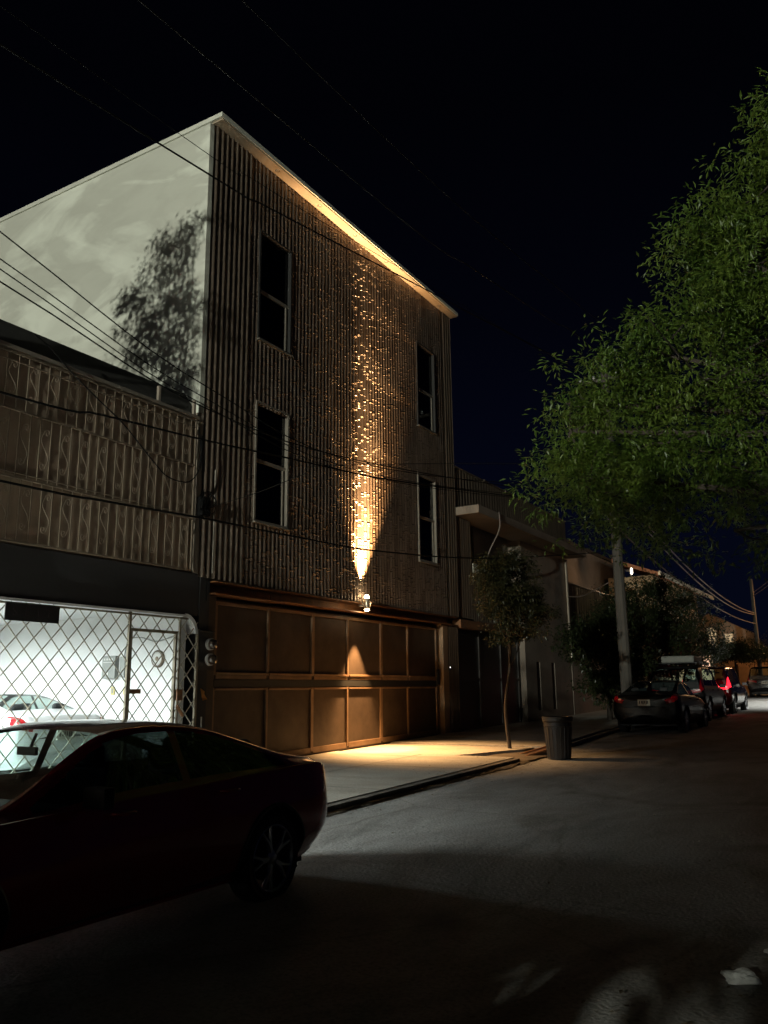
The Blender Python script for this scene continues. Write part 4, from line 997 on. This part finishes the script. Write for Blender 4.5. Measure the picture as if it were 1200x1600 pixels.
# the big ash on the right pavement, its crown filling the right of the view
tree('ash_tree', (2.8, 11.9, zr(12)+.1), [(0, 0, 0), (.1, -.1, 1.6), (-.2, -.2, 3.2), (-1.4, -.4, 4.8)], .24,
     [(-4.5, -.6, 5.4, 1.8, 1.6, 1.35), (-5.3, -1.0, 4.5, 1.2, 1.1, .95), (-5.6, -1.0, 3.9, 1.0, 1.0, .7), (-3.8, -.7, 6.8, 1.2, 1.2, 1.0), (-2.6, -.7, 8.0, .8, .8, .8), (-2.6, -.2, 6.4, 2.2, 2, 1.9),
      (-3.6, -.5, 3.9, 1.9, 1.4, .9), (-1.3, -.2, 8.2, 1.4, 1.4, 1.2), (-.9, 0, 5.0, 2.0, 1.8, 1.6), (-2.3, -.3, 4.1, 1.8, 1.4, 1.2), (-5.0, -1.2, 5.7, .8, .8, .45), (-5.8, -.9, 5.2, .6, .6, .4), (.6, 0, 7, 2, 1.8, 1.8), (-4.3, -.6, 3.3, 1.3, .9, .4), (-6.0, -1.3, 4.1, 1.0, 1.0, .8), (-6.2, -1.2, 4.8, .7, .7, .5), (-2.3, -1.0, 8.8, .85, .8, .75), (-3.0, -.9, 8.5, .75, .7, .7), (-3.4, -.9, 7.8, .85, .8, .7), (-2.7, -.9, 9.0, .7, .7, .6), (-2.3, -1.0, 9.5, .75, .7, .6), (-1.3, -.9, 9.5, .9, .9, .7), (-4.2, -.9, 7.3, .7, .7, .5)],
     5200, 26, .24, .105, .034, M['leaf_big'], 'large leafy tree filling the right side, lit green from below left', 5, gap=.10)
# small street tree on the left pavement
tree('street_tree', (-7.1, 16.9, zr(17)+.05), [(0, 0, 0), (-.05, -.02, .9), (.07, .03, 1.8), (.12, .1, 2.9)], .045,
     [(.15, .1, 3.35, .75, .95, .55), (.3, .5, 2.9, .6, .75, .5), (-.1, -.35, 3.8, .5, .6, .45), (.2, .9, 3.2, .5, .6, .45), (.1, .35, 4.0, .5, .6, .4), (.0, -.6, 3.1, .35, .45, .35), (.1, -.5, 2.5, .3, .4, .3)],
     1000, 18, .13, .08, .04, M['leaf_small'], 'small thin-trunked street tree in front of the concrete house', 21)
# dark trees beyond the pole
for i, (x, y, h, rr, sd, lab) in enumerate(((-8.0, 27.5, 3.6, 1.4, 31, 'dark bushy tree left of the concrete pole'), (-8.0, 33, 5.2, 2.0, 32, 'tall dark tree just right of the concrete pole'), (-7.9, 37.5, 4.9, 2.1, 33, 'dark tree behind the off-roader roof rack'),
                                             (-8.2, 56, 3.6, 2.0, 34, 'umbrella-shaped tree before the far lit house'))):
    tree('dark_tree', (x, y, zr(y)+.1), [(0, 0, 0), (.05, 0, h*.3), (0, .1, h*.6)], .10,
         [(0, 0, h*.68, rr, rr, h*.26), (rr*.5, -.3, h*.5, rr*.7, rr*.7, h*.2), (-rr*.4, .2, h*.8, rr*.7, rr*.7, h*.2), (.1, -rr*.4, h*.35, rr*.7, rr*.6, h*.18), (rr*.3, .1, h*.92, rr*.55, rr*.6, h*.13)] if i < 3 else
         [(0, 0, h*.75, rr, rr, h*.18), (rr*.6, 0, h*.68, rr*.7, rr, h*.13), (-rr*.6, 0, h*.68, rr*.7, rr, h*.13)],
         750, 24, .30, .15, .07, M['leaf_dark'], lab, sd, shell=.1, gap=-.1)
# out of frame on the left: the tall tree whose shadow falls on the white flank
tree('tall_tree', (-8.88, .3, zr(.3)+.1), [(0, 0, 0), (.05, -.1, 2), (-.1, 0, 5), (-.2, 0, 7.4)], .10,
     [(-.35, 0, 9.65, .6, .6, .45), (-.65, 0, 8.9, .85, .7, .6), (-.65, 0, 8.1, 1.0, .8, .55), (-.9, .1, 7.5, .95, .7, .45), (.15, 0, 9.6, .28, .4, .6), (.05, 0, 8.6, .4, .5, .6), (-.0, 0, 7.6, .4, .5, .4)],
     560, 16, .19, .12, .045, M['leaf_big'], 'tall slender tree on the left pavement behind the camera, shading the white wall', 41, gap=.06)

# added, unseen behind the camera: laurels shaped to keep low light off the street
for i, (x, y, zc, rz_, off, rx_) in enumerate(((-6.6, -11, 3.9, 2.2, 1.8, 2.5), (-6.5, -5.6, 3.2, 1.8, 1.8, 2.4), (4.1, -9.5, 3.8, 2.4, -3.1, 2.9))):
    tree('added_shade_tree', (x, y, zr(y)+.1), [(0, 0, 0), (.1, 0, 1.2), (0, .1, 2.4)], .16,
         [(0, 0, zc, 3.2, 2.4, rz_), (off, 0, zc-.1, rx_, 2.2, rz_)]+([(-6.5, 0, 5.25, 1.6, 1.6, 1.1), (-5.4, 0, 5.0, 1.3, 1.4, .95), (-4.4, 0, 5.3, 1.8, 1.6, 1.2)] if x > 0 else []), 1700+2300*(x > 0), 24, .45, .30, .15, M['leaf_dark'],
         ('added unseen laurel blocking lamp light, farthest behind the camera on the left pavement', 'added unseen laurel blocking lamp light just behind the parked red car', 'added unseen laurel blocking lamp light behind the camera on the right pavement')[i], 61+i, limb=False, shell=0.0, gap=-.5)

# ================================================================ FAR END OF THE STREET
fh = empty('tiled_house', (-11, 45, .8), 0, 'house with an orange tiled roof edge lit warmly above the dark trees', 'house')
M['tile'] = mat('terracotta_tile', (.42, .17, .08), .7, var=.4, vscale=3, stretch=(3, 1, 1), bump=.5, bscale=10)
M['cream'] = mat('cream_wall_paint', (.5, .38, .24), .85, var=.3, vscale=2)
g = MB(); g.box(-11.6, -9.4, 41.2, 52, .6, 7.0); P(g, 'wall', M['cream'], fh)
g = MB(); g.add([(-8.6, 40.6, 6.9), (-8.6, 52.5, 6.9), (-11.2, 52.5, 7.9), (-11.2, 40.6, 7.9), (-8.6, 40.6, 6.75), (-8.6, 52.5, 6.75), (-11.2, 52.5, 7.7), (-11.2, 40.6, 7.7)],
                [(0, 1, 2, 3), (7, 6, 5, 4), (0, 4, 5, 1), (3, 7, 4, 0), (2, 6, 7, 3), (1, 5, 6, 2)]); P(g, 'roof', M['tile'], fh)
g = MB(); g.box(-8.6, -8.5, 38.8, 52.5, 6.68, 6.86); P(g, 'gutter', M['trim_white'], fh)
lw = empty('porch_lamp', (-9.45, 37.4, 6.75), 0, 'small bright white wall lamp beside the top of the concrete pole', 'wall lamp')
g = MB(); g.lathe([(.001, .16), (.045, .12), (.055, -.1), (.001, -.16)], n=12); g.build('shade', emis('bright_lamp', (1, .82, .6), 9), lw, smooth=True)
g = MB(); g.box(-.25, -.05, -.04, .04, .0, .08); g.build('bracket', M['black'], lw)
point('light', (.25, -.1, -.1), 70, (1, .62, .34), .08, lw)
# orange lit wall
ow = empty('orange_wall', (-9.5, 62, 1.1), 0, 'rendered garden wall glowing orange at the street end', 'wall')
g = MB()
for k in range(8): 
    x = -13+k*1.05; g.box(x, x+.98, 61.4+.12*(k % 2), 61.9+.12*(k % 2), 1.0, 3.3+.35*(k > 4)+.2*sin(k))
P(g, 'panels', mat('orange_render', (.55, .33, .17), .85, var=.3, vscale=2), ow)
hh = empty('gabled_house', (-10.5, 66, 1.1), 0, 'small far gabled house with two lit windows above the orange wall', 'house')
g = MB(); g.box(-13.5, -8.6, 65, 70, 1.0, 5.6); g.add([(-13.5, 65, 5.6), (-8.6, 65, 5.6), (-11, 65, 6.9), (-13.5, 70, 5.6), (-8.6, 70, 5.6), (-11, 70, 6.9)], [(0, 1, 2), (5, 4, 3), (0, 2, 5, 3), (1, 4, 5, 2)]); P(g, 'wall', M['concrete2'], hh)
for x, z, wd, hgt in ((-10.9, 5.1, .34, .75), (-9.75, 4.95, .3, .42)):
    g = MB(); g.box(x-wd, x+wd, 64.93, 64.98, z-hgt, z+hgt); q = P(g, 'window', M['trim_white'], hh)
    g = MB(); g.box(x-wd+.06, x+wd-.06, 64.90, 64.925, z-hgt+.06, z+hgt-.06); g.build('pane', emis('lit_window', (1, .72, .40), .55)).parent = q
# hedge at the far right of the wall
tree('flowering_tree', (-8.0, 63.5, 1.2), [(0, 0, 0), (0, 0, 1.2), (.1, 0, 2.4)], .1, [(0, 0, 3.1, 1.7, 1.2, 1.1), (-1.1, 0, 2.6, 1, 1, .8), (1.1, 0, 2.6, 1, 1, .7)], 200, 16, .3, .14, .07, M['leaf_small'], 'loose tree at the far orange wall beside the far pole', 51)
# light string seen through the trees
lc = empty('lit_doorway', (-8.6, 47, 1.2), 0, 'bright warm doorway glimpsed through the dark trees beside the roof rack', 'lit doorway')
g = MB(); g.box(-9.2, -8.0, 47.0, 47.2, .9, 1.2); g.box(-9.2, -9.1, 47, 47.2, 1.2, 3.2); g.box(-8.1, -8.0, 47, 47.2, 1.2, 3.2); g.box(-9.2, -8.0, 47, 47.2, 3.2, 3.3); P(g, 'door_frame', M['cream'], lc)
g = MB(); g.box(-9.09, -8.11, 47.08, 47.12, 1.21, 3.19); P(g, 'lit_pane', emis('doorway_light', (1, .62, .40), 1.6), lc)
# ---- street lamps
def street_lamp(x, y, h, ax, P_, col, label, rad=.12, em=20, spotd=None, size=150):
    t = empty('street_lamp', (x, y, zr(y)+.08), 0, label, 'street lamp')
    g = MB(); g.tube([(0, 0, 0), (0, 0, h-.4), (0, 0, h)], [.11, .07, .06], 10); g.tube([(0, 0, h-.1), (ax*.5, 0, h+.15), (ax, 0, h+.2)], .035, 8); g.build('pole', M['pole'], t, smooth='auto')
    g = MB(); g.box(ax-.35, ax+.35, -.14, .14, h+.16, h+.28); g.build('head', M['alu'], t, bevel=.03)
    g = MB(); g.box(ax-.28, ax+.28, -.11, .11, h+.10, h+.158); g.build('lens', emis('street_lamp_lens', col, em), t)
    if size < 150: spot('light', (ax, 0, h-.02), (-.35, 0, -1), P_, col, size, .6, rad, t)
    else: point('light', (ax, 0, h-.02), P_, col, rad, t)
    return t
street_lamp(-6.9, -30, 9.0, 3.4, 44000, (.96, 1.0, .86), 'white street lamp far behind the camera on the left pavement', .11, 40)
street_lamp(2.9, 43.5, 6.5, -2.6, 9000, (.95, 1, .97), 'white street lamp further up the right pavement', .1, 20, size=100)
street_lamp(-2.5, 60, 6.0, -1.0, 900, (1, .52, .22), 'orange street lamp at the far end of the street', .1, 20)
bpy.context.view_layer.update()
